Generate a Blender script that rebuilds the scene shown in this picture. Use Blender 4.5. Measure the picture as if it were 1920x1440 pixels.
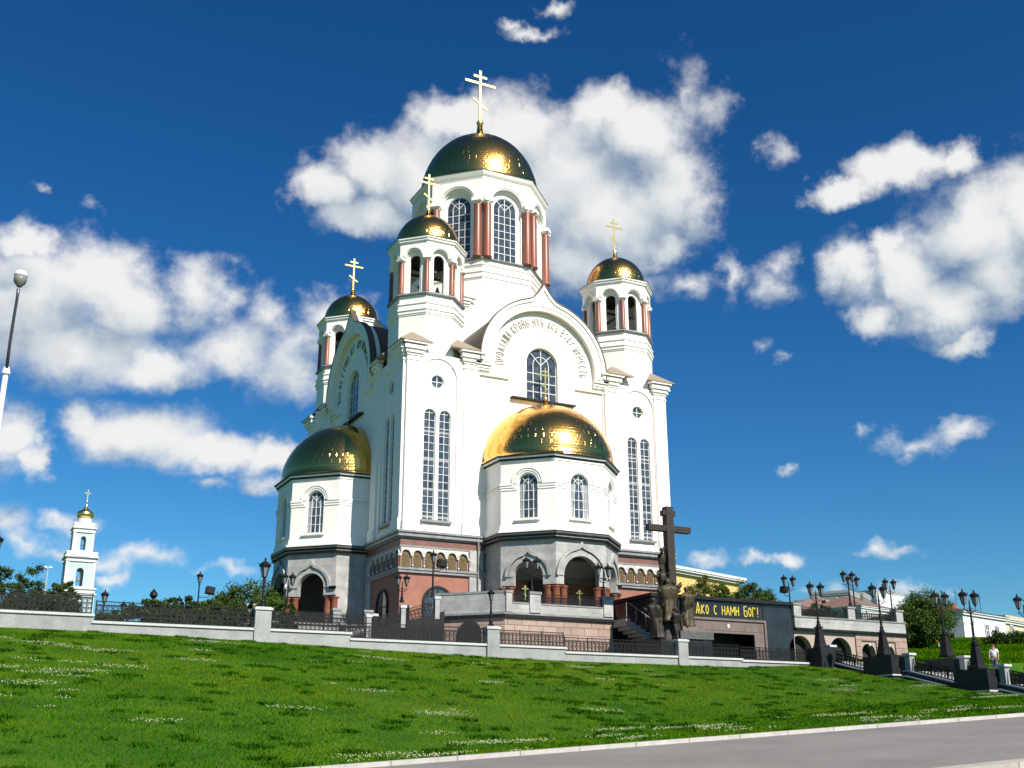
import bpy, bmesh, math, random
import numpy as np
from math import sin, cos, pi, radians, sqrt, atan2
from mathutils import Vector, Matrix
from mathutils.geometry import tessellate_polygon

for o in list(bpy.data.objects): bpy.data.objects.remove(o)
S = bpy.context.scene
COL = S.collection
random.seed(7)

# ---------------------------------------------------------------- camera
CAM = Vector((-42.690, -90.474, -15.125)); FPX = 2062.86
RT = Vector((0.8903224, -0.45532427, -0.00241672))
UP = Vector((-0.14052072, -0.27980927, 0.94971611))
FW = Vector((0.43310502, 0.84521393, 0.31310296))
cd = bpy.data.cameras.new('camera'); cam = bpy.data.objects.new('camera', cd); COL.objects.link(cam)
cam.matrix_world = Matrix(((RT.x, UP.x, -FW.x, CAM.x), (RT.y, UP.y, -FW.y, CAM.y), (RT.z, UP.z, -FW.z, CAM.z), (0, 0, 0, 1)))
cd.sensor_width = 36; cd.lens = FPX / 1920 * 36; cd.clip_start = 0.1; cd.clip_end = 6000
S.camera = cam
S.render.resolution_x = 1024; S.render.resolution_y = 768

def spot(u, v, depth):
    """a point of the place at a true distance in metres along a line of sight"""
    return CAM + (FW + RT * ((u - 960) / FPX) - UP * ((v - 720) / FPX)) * depth

# ---------------------------------------------------------------- light
SUN_AZ = radians(170.5); SUN_EL = radians(41)
sd = Vector((sin(SUN_AZ) * cos(SUN_EL), cos(SUN_AZ) * cos(SUN_EL), sin(SUN_EL)))
sl = bpy.data.lights.new('sun', 'SUN'); sl.energy = 5.0; sl.angle = radians(0.5); sl.color = (1, 0.935, 0.84)
so = bpy.data.objects.new('sun', sl); COL.objects.link(so)
so.rotation_euler = sd.to_track_quat('Z', 'Y').to_euler(); so.location = (0, -60, 90)
S.view_settings.view_transform = 'Standard'; S.view_settings.look = 'None'
EXPO = 0.52; S.view_settings.exposure = EXPO; S.view_settings.gamma = 1

CLOUDS = [(0.6,28.5,36.0,2.01,0.39),(0.55,29.8,37.1,1.29,0.39),(0.45,27.2,36.4,1.1,0.34),(1.0,16.4,28.0,2.37,1.63),(1.0,19.1,29.0,3.11,2.07),(1.0,18.9,26.8,3.75,1.5),(1.0,22.2,28.9,5.23,3.26),(1.0,24.0,31.8,3.56,1.46),(0.9,27.2,31.1,4.6,2.64),(1.0,30.0,28.9,5.54,4.43),(1.0,32.6,32.0,3.51,1.6),(1.0,34.7,30.8,3.79,2.33),(1.0,33.0,26.9,5.74,3.59),(1.0,36.1,27.6,3.19,3.26),(1.0,35.9,25.1,1.99,1.51),(0.8,30.8,24.8,4.05,2.44),(0.38,37.6,32.5,1.55,1.99),(0.33,39.1,31.8,1.02,1.43),(0.4,34.3,23.1,2.97,0.77),(0.38,37.3,22.9,1.3,0.76),(0.38,42.6,29.2,0.81,0.81),(0.55,39.3,23.3,0.9,1.8),(0.42,41.3,22.6,1.26,1.05),(0.45,42.2,23.6,0.94,0.89),(1.0,45.7,26.8,2.31,0.81),(1.0,47.5,27.6,2.12,1.27),(1.0,49.2,27.6,2.95,1.34),(1.0,51.6,27.4,1.58,1.1),(1.0,45.8,23.1,1.81,2.04),(1.0,48.5,22.3,3.16,2.58),(1.0,52.1,24.0,3.57,3.05),(1.0,54.5,24.4,2.4,3.26),(1.0,46.6,20.4,1.76,1.32),(1.0,50.3,20.7,3.59,2.14),(1.0,52.8,21.6,2.69,2.51),(1.0,50.9,18.8,1.51,0.71),(1.0,47.6,23.7,1.19,1.44),(1.0,1.9,20.8,4.84,3.36),(1.0,4.8,22.2,3.55,2.28),(1.0,6.5,21.1,2.69,2.61),(1.0,1.5,23.3,2.26,0.97),(1.0,3.9,18.7,5.8,2.29),(0.8,9.9,22.2,2.33,2.06),(0.6,11.4,21.7,1.57,1.49),(0.55,13.7,21.3,1.59,1.51),(0.7,11.9,19.3,3.75,1.8),(0.65,15.0,18.7,2.54,2.13),(1.0,8.4,18.2,3.0,1.47),(0.65,17.1,21.3,1.95,1.37),(0.55,18.2,22.2,1.64,0.92),(0.6,15.5,20.1,1.92,2.13),(1.0,7.5,14.9,4.85,1.7),(1.0,11.5,14.2,4.55,1.34),(1.0,14.4,14.3,1.84,1.21),(1.0,5.1,15.2,1.69,1.15),(1.0,2.1,13.9,1.47,1.97),(1.0,3.2,13.0,0.81,1.13),(0.5,11.6,12.6,1.43,0.42),(0.5,14.3,12.8,1.21,0.48),(0.5,2.4,10.3,1.18,0.97),(0.5,4.5,10.4,1.08,0.62),(0.4,6.2,10.5,0.83,0.46),(0.5,3.2,9.4,1.85,0.7),(0.35,4.7,8.8,1.07,0.34),(0.6,7.0,7.8,1.24,0.4),(0.45,8.8,9.0,2.56,0.58),(0.45,6.6,8.6,1.65,0.57),(0.38,12.5,8.4,1.31,0.35),(0.42,48.0,14.3,1.67,0.64),(0.45,49.8,14.7,1.63,0.51),(0.3,45.0,15.1,0.53,0.47),(0.35,47.2,13.9,0.71,0.52),(0.4,41.4,13.4,0.75,0.24),(0.6,39.4,8.9,0.89,0.44),(0.65,40.9,8.9,1.02,0.47),(0.45,37.3,8.9,1.05,0.48),(0.5,45.7,9.2,0.98,0.46),(0.3,46.0,9.0,1.38,0.23),(0.35,42.4,7.2,1.71,0.41),(0.3,3.8,25.6,0.65,0.39),(0.2,1.6,26.0,0.34,0.17),(0.3,40.8,19.9,0.62,0.48),(0.25,42.1,19.2,0.55,0.27),(0.3,46.7,7.3,1.63,0.42)]

def make_world():
    w = bpy.data.worlds.new('World'); S.world = w; w.use_nodes = True
    w.cycles.sampling_method = 'MANUAL'; w.cycles.sample_map_resolution = 256
    nt = w.node_tree; N = nt.nodes; L = nt.links; N.clear()
    def new(t, **k):
        n = N.new(t)
        for a, b in k.items(): setattr(n, a, b)
        return n
    def math_(op, a, b=None, c=None, clamp=False):
        n = new('ShaderNodeMath', operation=op, use_clamp=clamp)
        for i, x in enumerate((a, b, c)):
            if x is None: continue
            if isinstance(x, (int, float)): n.inputs[i].default_value = x
            else: L.new(x, n.inputs[i])
        return n.outputs[0]
    # cloud bank shape in a group: azimuth/elevation in degrees -> distance to the nearest cloud core
    g = bpy.data.node_groups.new('cloud_bank', 'ShaderNodeTree')
    g.interface.new_socket(name='P', in_out='INPUT', socket_type='NodeSocketVector')
    g.interface.new_socket(name='D', in_out='OUTPUT', socket_type='NodeSocketFloat')
    gi = g.nodes.new('NodeGroupInput'); go = g.nodes.new('NodeGroupOutput')
    prev = None
    for (size, a, e, ra, re) in CLOUDS:
        m = g.nodes.new('ShaderNodeVectorMath'); m.operation = 'MULTIPLY_ADD'
        g.links.new(gi.outputs[0], m.inputs[0])
        m.inputs[1].default_value = (1 / ra, 1 / re, 0); m.inputs[2].default_value = (-a / ra, -e / re, 0)
        l = g.nodes.new('ShaderNodeVectorMath'); l.operation = 'LENGTH'; g.links.new(m.outputs[0], l.inputs[0])
        k = g.nodes.new('ShaderNodeMath'); k.operation = 'SUBTRACT'; k.inputs[0].default_value = size
        s = g.nodes.new('ShaderNodeMath'); s.operation = 'MULTIPLY_ADD'; g.links.new(l.outputs[1], s.inputs[0])
        s.inputs[1].default_value = size; s.inputs[2].default_value = 0
        g.links.new(s.outputs[0], k.inputs[1])
        if prev is None: prev = k.outputs[0]
        else:
            x = g.nodes.new('ShaderNodeMath'); x.operation = 'SMOOTH_MAX'; x.inputs[2].default_value = 0.14
            g.links.new(prev, x.inputs[0]); g.links.new(k.outputs[0], x.inputs[1]); prev = x.outputs[0]
    g.links.new(prev, go.inputs[0])
    tc = new('ShaderNodeTexCoord'); nrm = new('ShaderNodeVectorMath', operation='NORMALIZE'); L.new(tc.outputs['Generated'], nrm.inputs[0])
    sep = new('ShaderNodeSeparateXYZ'); L.new(nrm.outputs[0], sep.inputs[0])
    az = math_('MULTIPLY', math_('ARCTAN2', sep.outputs[0], sep.outputs[1]), 57.29578)
    el = math_('MULTIPLY', math_('ARCSINE', sep.outputs[2]), 57.29578)
    P = new('ShaderNodeCombineXYZ'); L.new(az, P.inputs[0]); L.new(el, P.inputs[1])
    def noise(vec, scale, detail, rough, out=0, dist=0.0):
        n = new('ShaderNodeTexNoise'); n.inputs['Scale'].default_value = scale; n.inputs['Detail'].default_value = detail
        n.inputs['Roughness'].default_value = rough; n.inputs['Distortion'].default_value = dist
        L.new(vec, n.inputs['Vector']); return n.outputs[out]
    def vec(op, a, b):
        n = new('ShaderNodeVectorMath', operation=op)
        for i, x in enumerate((a, b)):
            if isinstance(x, tuple): n.inputs[i].default_value = x
            else: L.new(x, n.inputs[i])
        return n.outputs[0]
    warpn = vec('SUBTRACT', noise(P.outputs[0], 0.42, 5, 0.6, 1), (0.5, 0.5, 0.5))
    PW = vec('ADD', P.outputs[0], vec('MULTIPLY', warpn, (3.6, 2.2, 0)))
    def bank(off):
        gr = new('ShaderNodeGroup'); gr.node_tree = g; L.new(vec('ADD', PW, off), gr.inputs[0]); return gr.outputs[0]
    g0 = bank((0, 0, 0)); UPV = (0.8, 2.0, 0)
    n0 = noise(vec('MULTIPLY', P.outputs[0], (1, 1.25, 1)), 0.42, 9, 0.6)
    amp = math_('MULTIPLY_ADD', math_('MAXIMUM', g0, 0.0), -0.55, 1.25)
    d0 = math_('ADD', g0, math_('MULTIPLY', math_('SUBTRACT', n0, 0.5), amp))
    alpha = new('ShaderNodeMapRange', interpolation_type='SMOOTHSTEP'); L.new(d0, alpha.inputs[0])
    alpha.inputs[1].default_value = -0.10; alpha.inputs[2].default_value = 0.66
    m0 = noise(P.outputs[0], 0.25, 2, 0.5); m1 = noise(vec('ADD', P.outputs[0], UPV), 0.25, 2, 0.5)
    diff = math_('ADD', math_('SUBTRACT', g0, bank(UPV)), math_('SUBTRACT', m0, m1))
    fine = math_('MULTIPLY', math_('SUBTRACT', noise(P.outputs[0], 1.1, 4, 0.55), 0.5), 0.3)
    thin = math_('MULTIPLY', math_('SUBTRACT', 0.55, d0, clamp=True), 0.35)
    diff = math_('ADD', math_('ADD', diff, fine), thin)
    lit = new('ShaderNodeMapRange', interpolation_type='SMOOTHSTEP'); L.new(diff, lit.inputs[0])
    lit.inputs[1].default_value = -0.75; lit.inputs[2].default_value = 0.7
    ramp = new('ShaderNodeValToRGB'); L.new(lit.outputs[0], ramp.inputs[0])
    r = ramp.color_ramp; r.elements[0].color = (0.34, 0.43, 0.53, 1); r.elements[1].color = (0.90, 0.90, 0.89, 1)
    m = r.elements.new(0.42); m.color = (0.60, 0.66, 0.71, 1)
    sky = new('ShaderNodeTexSky', sky_type='NISHITA'); sky.sun_disc = False
    sky.sun_elevation = SUN_EL; sky.sun_rotation = SUN_AZ; sky.air_density = 1.0; sky.dust_density = 0.3; sky.ozone_density = 3.0
    STR = 0.065
    hs = new('ShaderNodeHueSaturation'); hs.inputs['Saturation'].default_value = 1.3; hs.inputs['Value'].default_value = 1.0
    L.new(sky.outputs[0], hs.inputs['Color'])
    tint = new('ShaderNodeMix', data_type='RGBA', blend_type='MULTIPLY'); tint.inputs[0].default_value = 1
    L.new(hs.outputs[0], tint.inputs[6]); tint.inputs[7].default_value = (0.75, 0.88, 1.0, 1)
    K = STR * 2 ** EXPO                     # deepen the sky overhead as the photo's air does
    s1 = vec('MULTIPLY', tint.outputs[2], (K, K, K)); gm = new('ShaderNodeGamma'); gm.inputs[1].default_value = 1.18; L.new(s1, gm.inputs[0])
    deep = vec('MULTIPLY', gm.outputs[0], (1.05 / K, 1.34 / K, 1.24 / K))
    cl = new('ShaderNodeVectorMath', operation='SCALE'); L.new(ramp.outputs[0], cl.inputs[0]); cl.inputs['Scale'].default_value = 1 / STR / 2 ** EXPO
    a2 = math_('MULTIPLY', alpha.outputs[0], 0.97)
    mix = new('ShaderNodeMix', data_type='RGBA'); L.new(a2, mix.inputs[0]); L.new(deep, mix.inputs[6]); L.new(cl.outputs[0], mix.inputs[7])
    bg = new('ShaderNodeBackground'); bg.inputs[1].default_value = STR; L.new(mix.outputs[2], bg.inputs[0])
    out = new('ShaderNodeOutputWorld'); L.new(bg.outputs[0], out.inputs[0])
make_world()

# ---------------------------------------------------------------- materials
_M = {}
def mat(name, col, rough=0.7, metal=0.0, var=0.0, vscale=2.0, bump=0.0, bscale=8.0, brick=None, spec=None, dark=None, speck=0.0):
    """procedural surface: base colour, soft variation, optional block courses, optional bump"""
    if name in _M: return _M[name]
    m = bpy.data.materials.new(name); m.use_nodes = True; nt = m.node_tree; N = nt.nodes; L = nt.links
    b = N['Principled BSDF']; b.inputs['Roughness'].default_value = rough; b.inputs['Metallic'].default_value = metal
    if spec is not None: b.inputs['Specular IOR Level'].default_value = spec
    c4 = (*col, 1)
    b.inputs['Base Color'].default_value = c4
    tc = N.new('ShaderNodeTexCoord'); src = None
    hgt = None
    if var or brick or bump:
        if var:
            n = N.new('ShaderNodeTexNoise'); n.inputs['Scale'].default_value = vscale; n.inputs['Detail'].default_value = 7; n.inputs['Roughness'].default_value = 0.65
            L.new(tc.outputs['Object'], n.inputs['Vector'])
            mr = N.new('ShaderNodeMapRange'); mr.inputs[1].default_value = 0.3; mr.inputs[2].default_value = 0.7
            L.new(n.outputs[0], mr.inputs[0])
            mx = N.new('ShaderNodeMix'); mx.data_type = 'RGBA'; L.new(mr.outputs[0], mx.inputs[0])
            lo = dark if dark else tuple(x * (1 - var) for x in col)
            mx.inputs[6].default_value = (*lo, 1); mx.inputs[7].default_value = (*[min(1, x * (1 + var * 0.6)) for x in col], 1)
            src = mx.outputs[2]
        if brick:
            bw, bh, mort, mcol, bvar = brick
            sp = N.new('ShaderNodeSeparateXYZ'); L.new(tc.outputs['Object'], sp.inputs[0])
            ad = N.new('ShaderNodeMath'); ad.operation = 'ADD'; L.new(sp.outputs[0], ad.inputs[0]); L.new(sp.outputs[1], ad.inputs[1])
            cb = N.new('ShaderNodeCombineXYZ'); L.new(ad.outputs[0], cb.inputs[0]); L.new(sp.outputs[2], cb.inputs[1])
            bt = N.new('ShaderNodeTexBrick'); L.new(cb.outputs[0], bt.inputs['Vector'])
            bt.inputs['Scale'].default_value = 1; bt.inputs['Brick Width'].default_value = bw; bt.inputs['Row Height'].default_value = bh
            bt.inputs['Mortar Size'].default_value = mort; bt.inputs['Mortar Smooth'].default_value = 0.3
            bt.inputs['Color1'].default_value = (1 - bvar,) * 3 + (1,); bt.inputs['Color2'].default_value = (1 + bvar,) * 3 + (1,)
            bt.inputs['Mortar'].default_value = (mcol,) * 3 + (1,)
            mu = N.new('ShaderNodeMix'); mu.data_type = 'RGBA'; mu.blend_type = 'MULTIPLY'; mu.inputs[0].default_value = 1
            if src: L.new(src, mu.inputs[6])
            else: mu.inputs[6].default_value = c4
            L.new(bt.outputs[0], mu.inputs[7]); src = mu.outputs[2]
            inv = N.new('ShaderNodeMath'); inv.operation = 'SUBTRACT'; inv.inputs[0].default_value = 1; L.new(bt.outputs[1], inv.inputs[1]); hgt = inv.outputs[0]
        if bump:
            n2 = N.new('ShaderNodeTexNoise'); n2.inputs['Scale'].default_value = bscale; n2.inputs['Detail'].default_value = 6
            L.new(tc.outputs['Object'], n2.inputs['Vector'])
            h = n2.outputs[0]
            if hgt is not None:
                a = N.new('ShaderNodeMath'); a.operation = 'ADD'; L.new(h, a.inputs[0]); L.new(hgt, a.inputs[1]); h = a.outputs[0]
            bp = N.new('ShaderNodeBump'); bp.inputs['Strength'].default_value = bump; bp.inputs['Distance'].default_value = 0.05
            L.new(h, bp.inputs['Height']); L.new(bp.outputs[0], b.inputs['Normal'])
    if speck:
        n3 = N.new('ShaderNodeTexNoise'); n3.inputs['Scale'].default_value = 9; n3.inputs['Detail'].default_value = 9; n3.inputs['Roughness'].default_value = .8
        L.new(tc.outputs['Object'], n3.inputs['Vector']); r3 = N.new('ShaderNodeMapRange'); L.new(n3.outputs[0], r3.inputs[0])
        r3.inputs[1].default_value = .3; r3.inputs[2].default_value = .7; r3.inputs[3].default_value = 1 - speck; r3.inputs[4].default_value = 1 + speck * .7
        m3 = N.new('ShaderNodeVectorMath'); m3.operation = 'SCALE'; L.new(r3.outputs[0], m3.inputs['Scale'])
        if src: L.new(src, m3.inputs[0])
        else: m3.inputs[0].default_value = col
        src = m3.outputs[0]
    if src: L.new(src, b.inputs['Base Color'])
    _M[name] = m
    return m

def gold_mat():
    """gilded sheets laid in diagonal courses"""
    m = bpy.data.materials.new('gilded_sheet'); m.use_nodes = True; N = m.node_tree.nodes; L = m.node_tree.links
    b = N['Principled BSDF']; b.inputs['Metallic'].default_value = 1; b.inputs['Roughness'].default_value = 0.19
    b.inputs['Base Color'].default_value = (0.93, 0.49, 0.115, 1)
    tc = N.new('ShaderNodeTexCoord'); sp = N.new('ShaderNodeSeparateXYZ'); L.new(tc.outputs['Object'], sp.inputs[0])
    an = N.new('ShaderNodeMath'); an.operation = 'ARCTAN2'; L.new(sp.outputs[0], an.inputs[0]); L.new(sp.outputs[1], an.inputs[1])
    cb = N.new('ShaderNodeCombineXYZ'); L.new(an.outputs[0], cb.inputs[0]); L.new(sp.outputs[2], cb.inputs[1])
    mp = N.new('ShaderNodeMapping'); mp.inputs['Scale'].default_value = (7.0, 1.0, 1); L.new(cb.outputs[0], mp.inputs[0])
    bt = N.new('ShaderNodeTexBrick'); L.new(mp.outputs[0], bt.inputs['Vector']); bt.inputs['Scale'].default_value = 2.2
    bt.inputs['Brick Width'].default_value = 1.2; bt.inputs['Row Height'].default_value = 0.6
    bt.inputs['Mortar Size'].default_value = 0.035; bt.inputs['Color1'].default_value = (0.35,) * 3 + (1,); bt.inputs['Color2'].default_value = (0.75,) * 3 + (1,)
    bt.inputs['Mortar'].default_value = (0, 0, 0, 1)
    nz = N.new('ShaderNodeTexNoise'); nz.inputs['Scale'].default_value = 1.6; nz.inputs['Detail'].default_value = 5; L.new(tc.outputs['Object'], nz.inputs['Vector'])
    ad = N.new('ShaderNodeMath'); ad.operation = 'MULTIPLY_ADD'; L.new(nz.outputs[0], ad.inputs[0]); ad.inputs[1].default_value = .7; L.new(bt.outputs[0], ad.inputs[2])
    bp = N.new('ShaderNodeBump'); bp.inputs['Strength'].default_value = 0.16; bp.inputs['Distance'].default_value = 0.04
    L.new(ad.outputs[0], bp.inputs['Height']); L.new(bp.outputs[0], b.inputs['Normal'])
    return m

WHITE = mat('white_render', (0.88, 0.845, 0.79), 0.8, var=0.05, vscale=0.25, bump=0.03, bscale=3)
def rain_streaks(m, amt=.16):
    """faint vertical dirt runs worn into the plaster"""
    N = m.node_tree.nodes; L = m.node_tree.links; b = N['Principled BSDF']; src = b.inputs['Base Color'].links[0].from_socket
    tc = N.new('ShaderNodeTexCoord'); mp = N.new('ShaderNodeMapping'); mp.inputs['Scale'].default_value = (1.5, 1.5, .08); L.new(tc.outputs['Object'], mp.inputs[0])
    n = N.new('ShaderNodeTexNoise'); n.inputs['Scale'].default_value = 1.6; n.inputs['Detail'].default_value = 6; n.inputs['Roughness'].default_value = .7; L.new(mp.outputs[0], n.inputs['Vector'])
    r = N.new('ShaderNodeMapRange'); r.inputs[1].default_value = .52; r.inputs[2].default_value = .8; r.inputs[3].default_value = 0; r.inputs[4].default_value = amt; L.new(n.outputs[0], r.inputs[0])
    x = N.new('ShaderNodeMix'); x.data_type = 'RGBA'; L.new(r.outputs[0], x.inputs[0]); L.new(src, x.inputs[6]); x.inputs[7].default_value = (.30, .27, .22, 1); L.new(x.outputs[2], b.inputs['Base Color'])
rain_streaks(WHITE)
GOLD = gold_mat()
GILT = mat('gilt_metal', (0.95, 0.72, 0.26), 0.28, 1.0)
ROOF = mat('brown_roof_metal', (0.10, 0.075, 0.055), 0.55, 0.2, var=0.2, vscale=1.5)
CAPR = mat('tan_roof_sheet', (0.288, 0.232, 0.168), 0.6, 0.1, var=0.15, vscale=1.0)
CURTAIN = mat('pale_curtain', (0.30, 0.31, 0.31), 0.7, var=.3, vscale=3)
GLASS = mat('window_glass', (0.06, 0.072, 0.085), 0.06, 0.0, var=0.9, vscale=1.5, spec=0.9)  # uneven reflections put into the pane colour as noise
FRAME = mat('white_frame', (0.72, 0.74, 0.74), 0.5)
REDG = mat('red_granite_polished', (0.25, 0.082, 0.046), 0.4, var=0.35, vscale=9)
GRAN = mat('grey_granite_blocks', (0.38, 0.375, 0.355), 0.6, var=0.3, vscale=1.1, bump=0.15, brick=(1.3, 0.62, 0.012, 0.72, 0.09), speck=0.22)
MOULD = mat('grey_stone_moulding', (0.255, 0.2592, 0.255), 0.5, var=0.35, vscale=2.5, bump=0.1, speck=0.22)
DARKM = mat('dark_labradorite_and_shade', (0.016, 0.016, 0.017), 0.5, var=0.5, vscale=3, spec=.25)
ARCW = mat('light_arcade_stone', (0.50, 0.50, 0.47), 0.6, var=0.2, vscale=3)
TERRA = mat('terracotta_cladding', (0.3024, 0.126, 0.0828), 0.7, var=0.16, vscale=1.4, bump=0.05, brick=(0.9, 0.45, 0.006, 0.86, 0.06), speck=0.12)
BROWN = mat('brown_red_granite', (0.18, 0.0788, 0.06), 0.55, var=0.3, vscale=2, brick=(1.2, 0.6, 0.008, 0.8, 0.08))
BRONZE = mat('bronze_relief', (0.13, 0.088, 0.034), 0.5, 0.35, var=0.45, vscale=6, bump=0.6, bscale=14)
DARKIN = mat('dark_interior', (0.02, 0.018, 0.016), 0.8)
WOODD = mat('dark_wood_door', (0.035, 0.022, 0.016), 0.5, var=0.3, vscale=5)
IRON = mat('black_cast_iron', (0.010, 0.010, 0.011), 0.55, 0.2, spec=.3)
LAMPG = mat('frosted_lamp_glass', (0.42, 0.46, 0.47), 0.25, 0.0, spec=0.6)
LETTER = mat('dull_bronze_letters', (0.238, 0.217, 0.154), 0.6, 0.1)
PINKB = mat('pink_rusticated_stone', (0.375, 0.27, 0.2175), 0.8, var=0.18, vscale=1.2, bump=0.5, bscale=3, brick=(1.1, 0.52, 0.03, 0.5, 0.11), speck=0.22)
PINKS = mat('pink_smooth_stone', (0.4, 0.312, 0.264), 0.7, var=0.12, vscale=1.0, speck=0.22)
WALLG = mat('pale_grey_granite', (0.3024, 0.3096, 0.3024), 0.6, var=0.2, vscale=1.6, bump=0.08, brick=(1.5, 3.0, 0.006, 0.7, 0.07), speck=0.22)
COPE = mat('pale_coping_stone', (0.51, 0.5185, 0.5015), 0.55, var=0.12, vscale=2, speck=0.22)

# ---------------------------------------------------------------- mesh helper
class MB:
    def __init__(s): s.v = []; s.f = []; s.m = []; s.M = Matrix.Identity(4); s.mi = 0; s.stack = []
    def push(s, M): s.stack.append(s.M); s.M = s.M @ M
    def pop(s): s.M = s.stack.pop()
    def add(s, vs, fs, mi=None):
        k = len(s.v); M = s.M
        s.v += [tuple(M @ Vector(p)) for p in vs]; s.f += [tuple(k + i for i in f) for f in fs]
        s.m += [s.mi if mi is None else mi] * len(fs)
    def box(s, x0, x1, y0, y1, z0, z1, mi=None):
        v = [(x0, y0, z0), (x1, y0, z0), (x1, y1, z0), (x0, y1, z0), (x0, y0, z1), (x1, y0, z1), (x1, y1, z1), (x0, y1, z1)]
        s.add(v, [(0, 3, 2, 1), (4, 5, 6, 7), (0, 1, 5, 4), (1, 2, 6, 5), (2, 3, 7, 6), (3, 0, 4, 7)], mi)
    def taper(s, w0, w1, z0, z1, mi=None, d0=None, d1=None):
        d0 = d0 or w0; d1 = d1 or w1
        v = [(-w0, -d0, z0), (w0, -d0, z0), (w0, d0, z0), (-w0, d0, z0), (-w1, -d1, z1), (w1, -d1, z1), (w1, d1, z1), (-w1, d1, z1)]
        s.add(v, [(0, 3, 2, 1), (4, 5, 6, 7), (0, 1, 5, 4), (1, 2, 6, 5), (2, 3, 7, 6), (3, 0, 4, 7)], mi)
    def lathe(s, prof, n=16, ph=0.0, a0=0.0, a1=2 * pi, mi=None, cx=0, cy=0):
        full = abs(a1 - a0 - 2 * pi) < 1e-6; c = n if full else n + 1
        vs = []
        for r, z in prof:
            for i in range(c):
                a = a0 + (a1 - a0) * i / n + ph; vs.append((cx + r * cos(a), cy + r * sin(a), z))
        fs = []
        for j in range(len(prof) - 1):
            for i in range(n):
                i2 = (i + 1) % c; fs.append((j * c + i, j * c + i2, (j + 1) * c + i2, (j + 1) * c + i))
        if full:
            if prof[0][0] > 1e-4: fs.append(tuple(range(c))[::-1])
            if prof[-1][0] > 1e-4: fs.append(tuple((len(prof) - 1) * c + i for i in range(c)))
        s.add(vs, fs, mi)
    def oct(s, prof, mi=None, cx=0, cy=0): s.lathe(prof, 8, radians(22.5), mi=mi, cx=cx, cy=cy)
    def tube(s, pts, r, n=6, mi=None):
        rs = r if isinstance(r, (list, tuple)) else [r] * len(pts)
        pts = [Vector(p) for p in pts]; vs = []; up = Vector((0, 0, 1))
        for i, p in enumerate(pts):
            d = (pts[min(i + 1, len(pts) - 1)] - pts[max(i - 1, 0)]).normalized()
            a = d.cross(up if abs(d.z) < 0.9 else Vector((1, 0, 0))).normalized(); b = d.cross(a)
            for k in range(n): t = 2 * pi * k / n; vs.append(tuple(p + (a * cos(t) + b * sin(t)) * rs[i]))
        fs = [(j * n + k, j * n + (k + 1) % n, (j + 1) * n + (k + 1) % n, (j + 1) * n + k) for j in range(len(pts) - 1) for k in range(n)]
        fs += [tuple(range(n))[::-1], tuple((len(pts) - 1) * n + k for k in range(n))]
        s.add(vs, fs, mi)
    def sphere(s, c, r, n=12, sz=1.0, mi=None):
        prof = [(max(r * sin(pi * j / (n // 2 + 2)), 0), -r * sz * cos(pi * j / (n // 2 + 2)) + c[2]) for j in range(n // 2 + 3)]
        s.lathe(prof, n, mi=mi, cx=c[0], cy=c[1])
    # plates live in wall space: x along the wall, -y outward (n = distance outward), z up
    def plate(s, outer, holes, n0, n1, mi=None):
        """slab between outward distances n0<n1 with holes; loops are (u,z) lists"""
        loops = [outer] + list(holes)
        tri = tessellate_polygon([[Vector((p[0], p[1], 0)) for p in lp] for lp in loops])
        flat = [p for lp in loops for p in lp]; N = len(flat)
        vs = [(p[0], -n1, p[1]) for p in flat] + [(p[0], -n0, p[1]) for p in flat]
        fs = []
        for t in tri:
            a, b, c = t; ax, az = flat[a]; bx, bz = flat[b]; cx, cz = flat[c]
            if (bx - ax) * (cz - az) - (bz - az) * (cx - ax) < 0: b, c = c, b
            fs.append((a, b, c)); fs.append((N + a, N + c, N + b))
        k = 0
        for lp in loops:
            n = len(lp)
            for i in range(n): j = (i + 1) % n; fs.append((k + i, k + j, N + k + j, N + k + i))
            k += n
        s.add(vs, fs, mi)
    def arcband(s, cx, cz, r0, r1, n0, n1, a0=0, a1=180, seg=28, foot=None, ogee=None, mi=None):
        """ring sector; foot = z to which both legs run down; ogee=(height) raises the outer edge to a point"""
        o = arch_pts(cx, cz, r1, foot, seg, ogee); i = arch_pts(cx, cz, r0, foot, seg, None)
        if foot is None: pass
        s.plate(o + i[::-1], [], n0, n1, mi)
    def seg(s, p, q, w, n0, n1, mi=None):
        dx, dz = q[0] - p[0], q[1] - p[1]; l = sqrt(dx * dx + dz * dz) or 1; ex, ez = -dz / l * w / 2, dx / l * w / 2
        vs = []
        for n in (n1, n0): vs += [(p[0] + ex, -n, p[1] + ez), (q[0] + ex, -n, q[1] + ez), (q[0] - ex, -n, q[1] - ez), (p[0] - ex, -n, p[1] - ez)]
        s.add(vs, [(0, 1, 2, 3)[::-1], (4, 5, 6, 7), (0, 1, 5, 4), (1, 2, 6, 5), (2, 3, 7, 6), (3, 0, 4, 7)], mi)
    def mesh(s, name, mats, smooth=False):
        me = bpy.data.meshes.new(name); me.from_pydata(s.v, [], s.f)
        for m in mats: me.materials.append(m)
        if len(mats) > 1: me.polygons.foreach_set('material_index', s.m)
        if smooth: me.polygons.foreach_set('use_smooth', [True] * len(me.polygons))
        me.update()
        bm = bmesh.new(); bm.from_mesh(me); bmesh.ops.recalc_face_normals(bm, faces=bm.faces); bm.to_mesh(me); bm.free()
        return me

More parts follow.
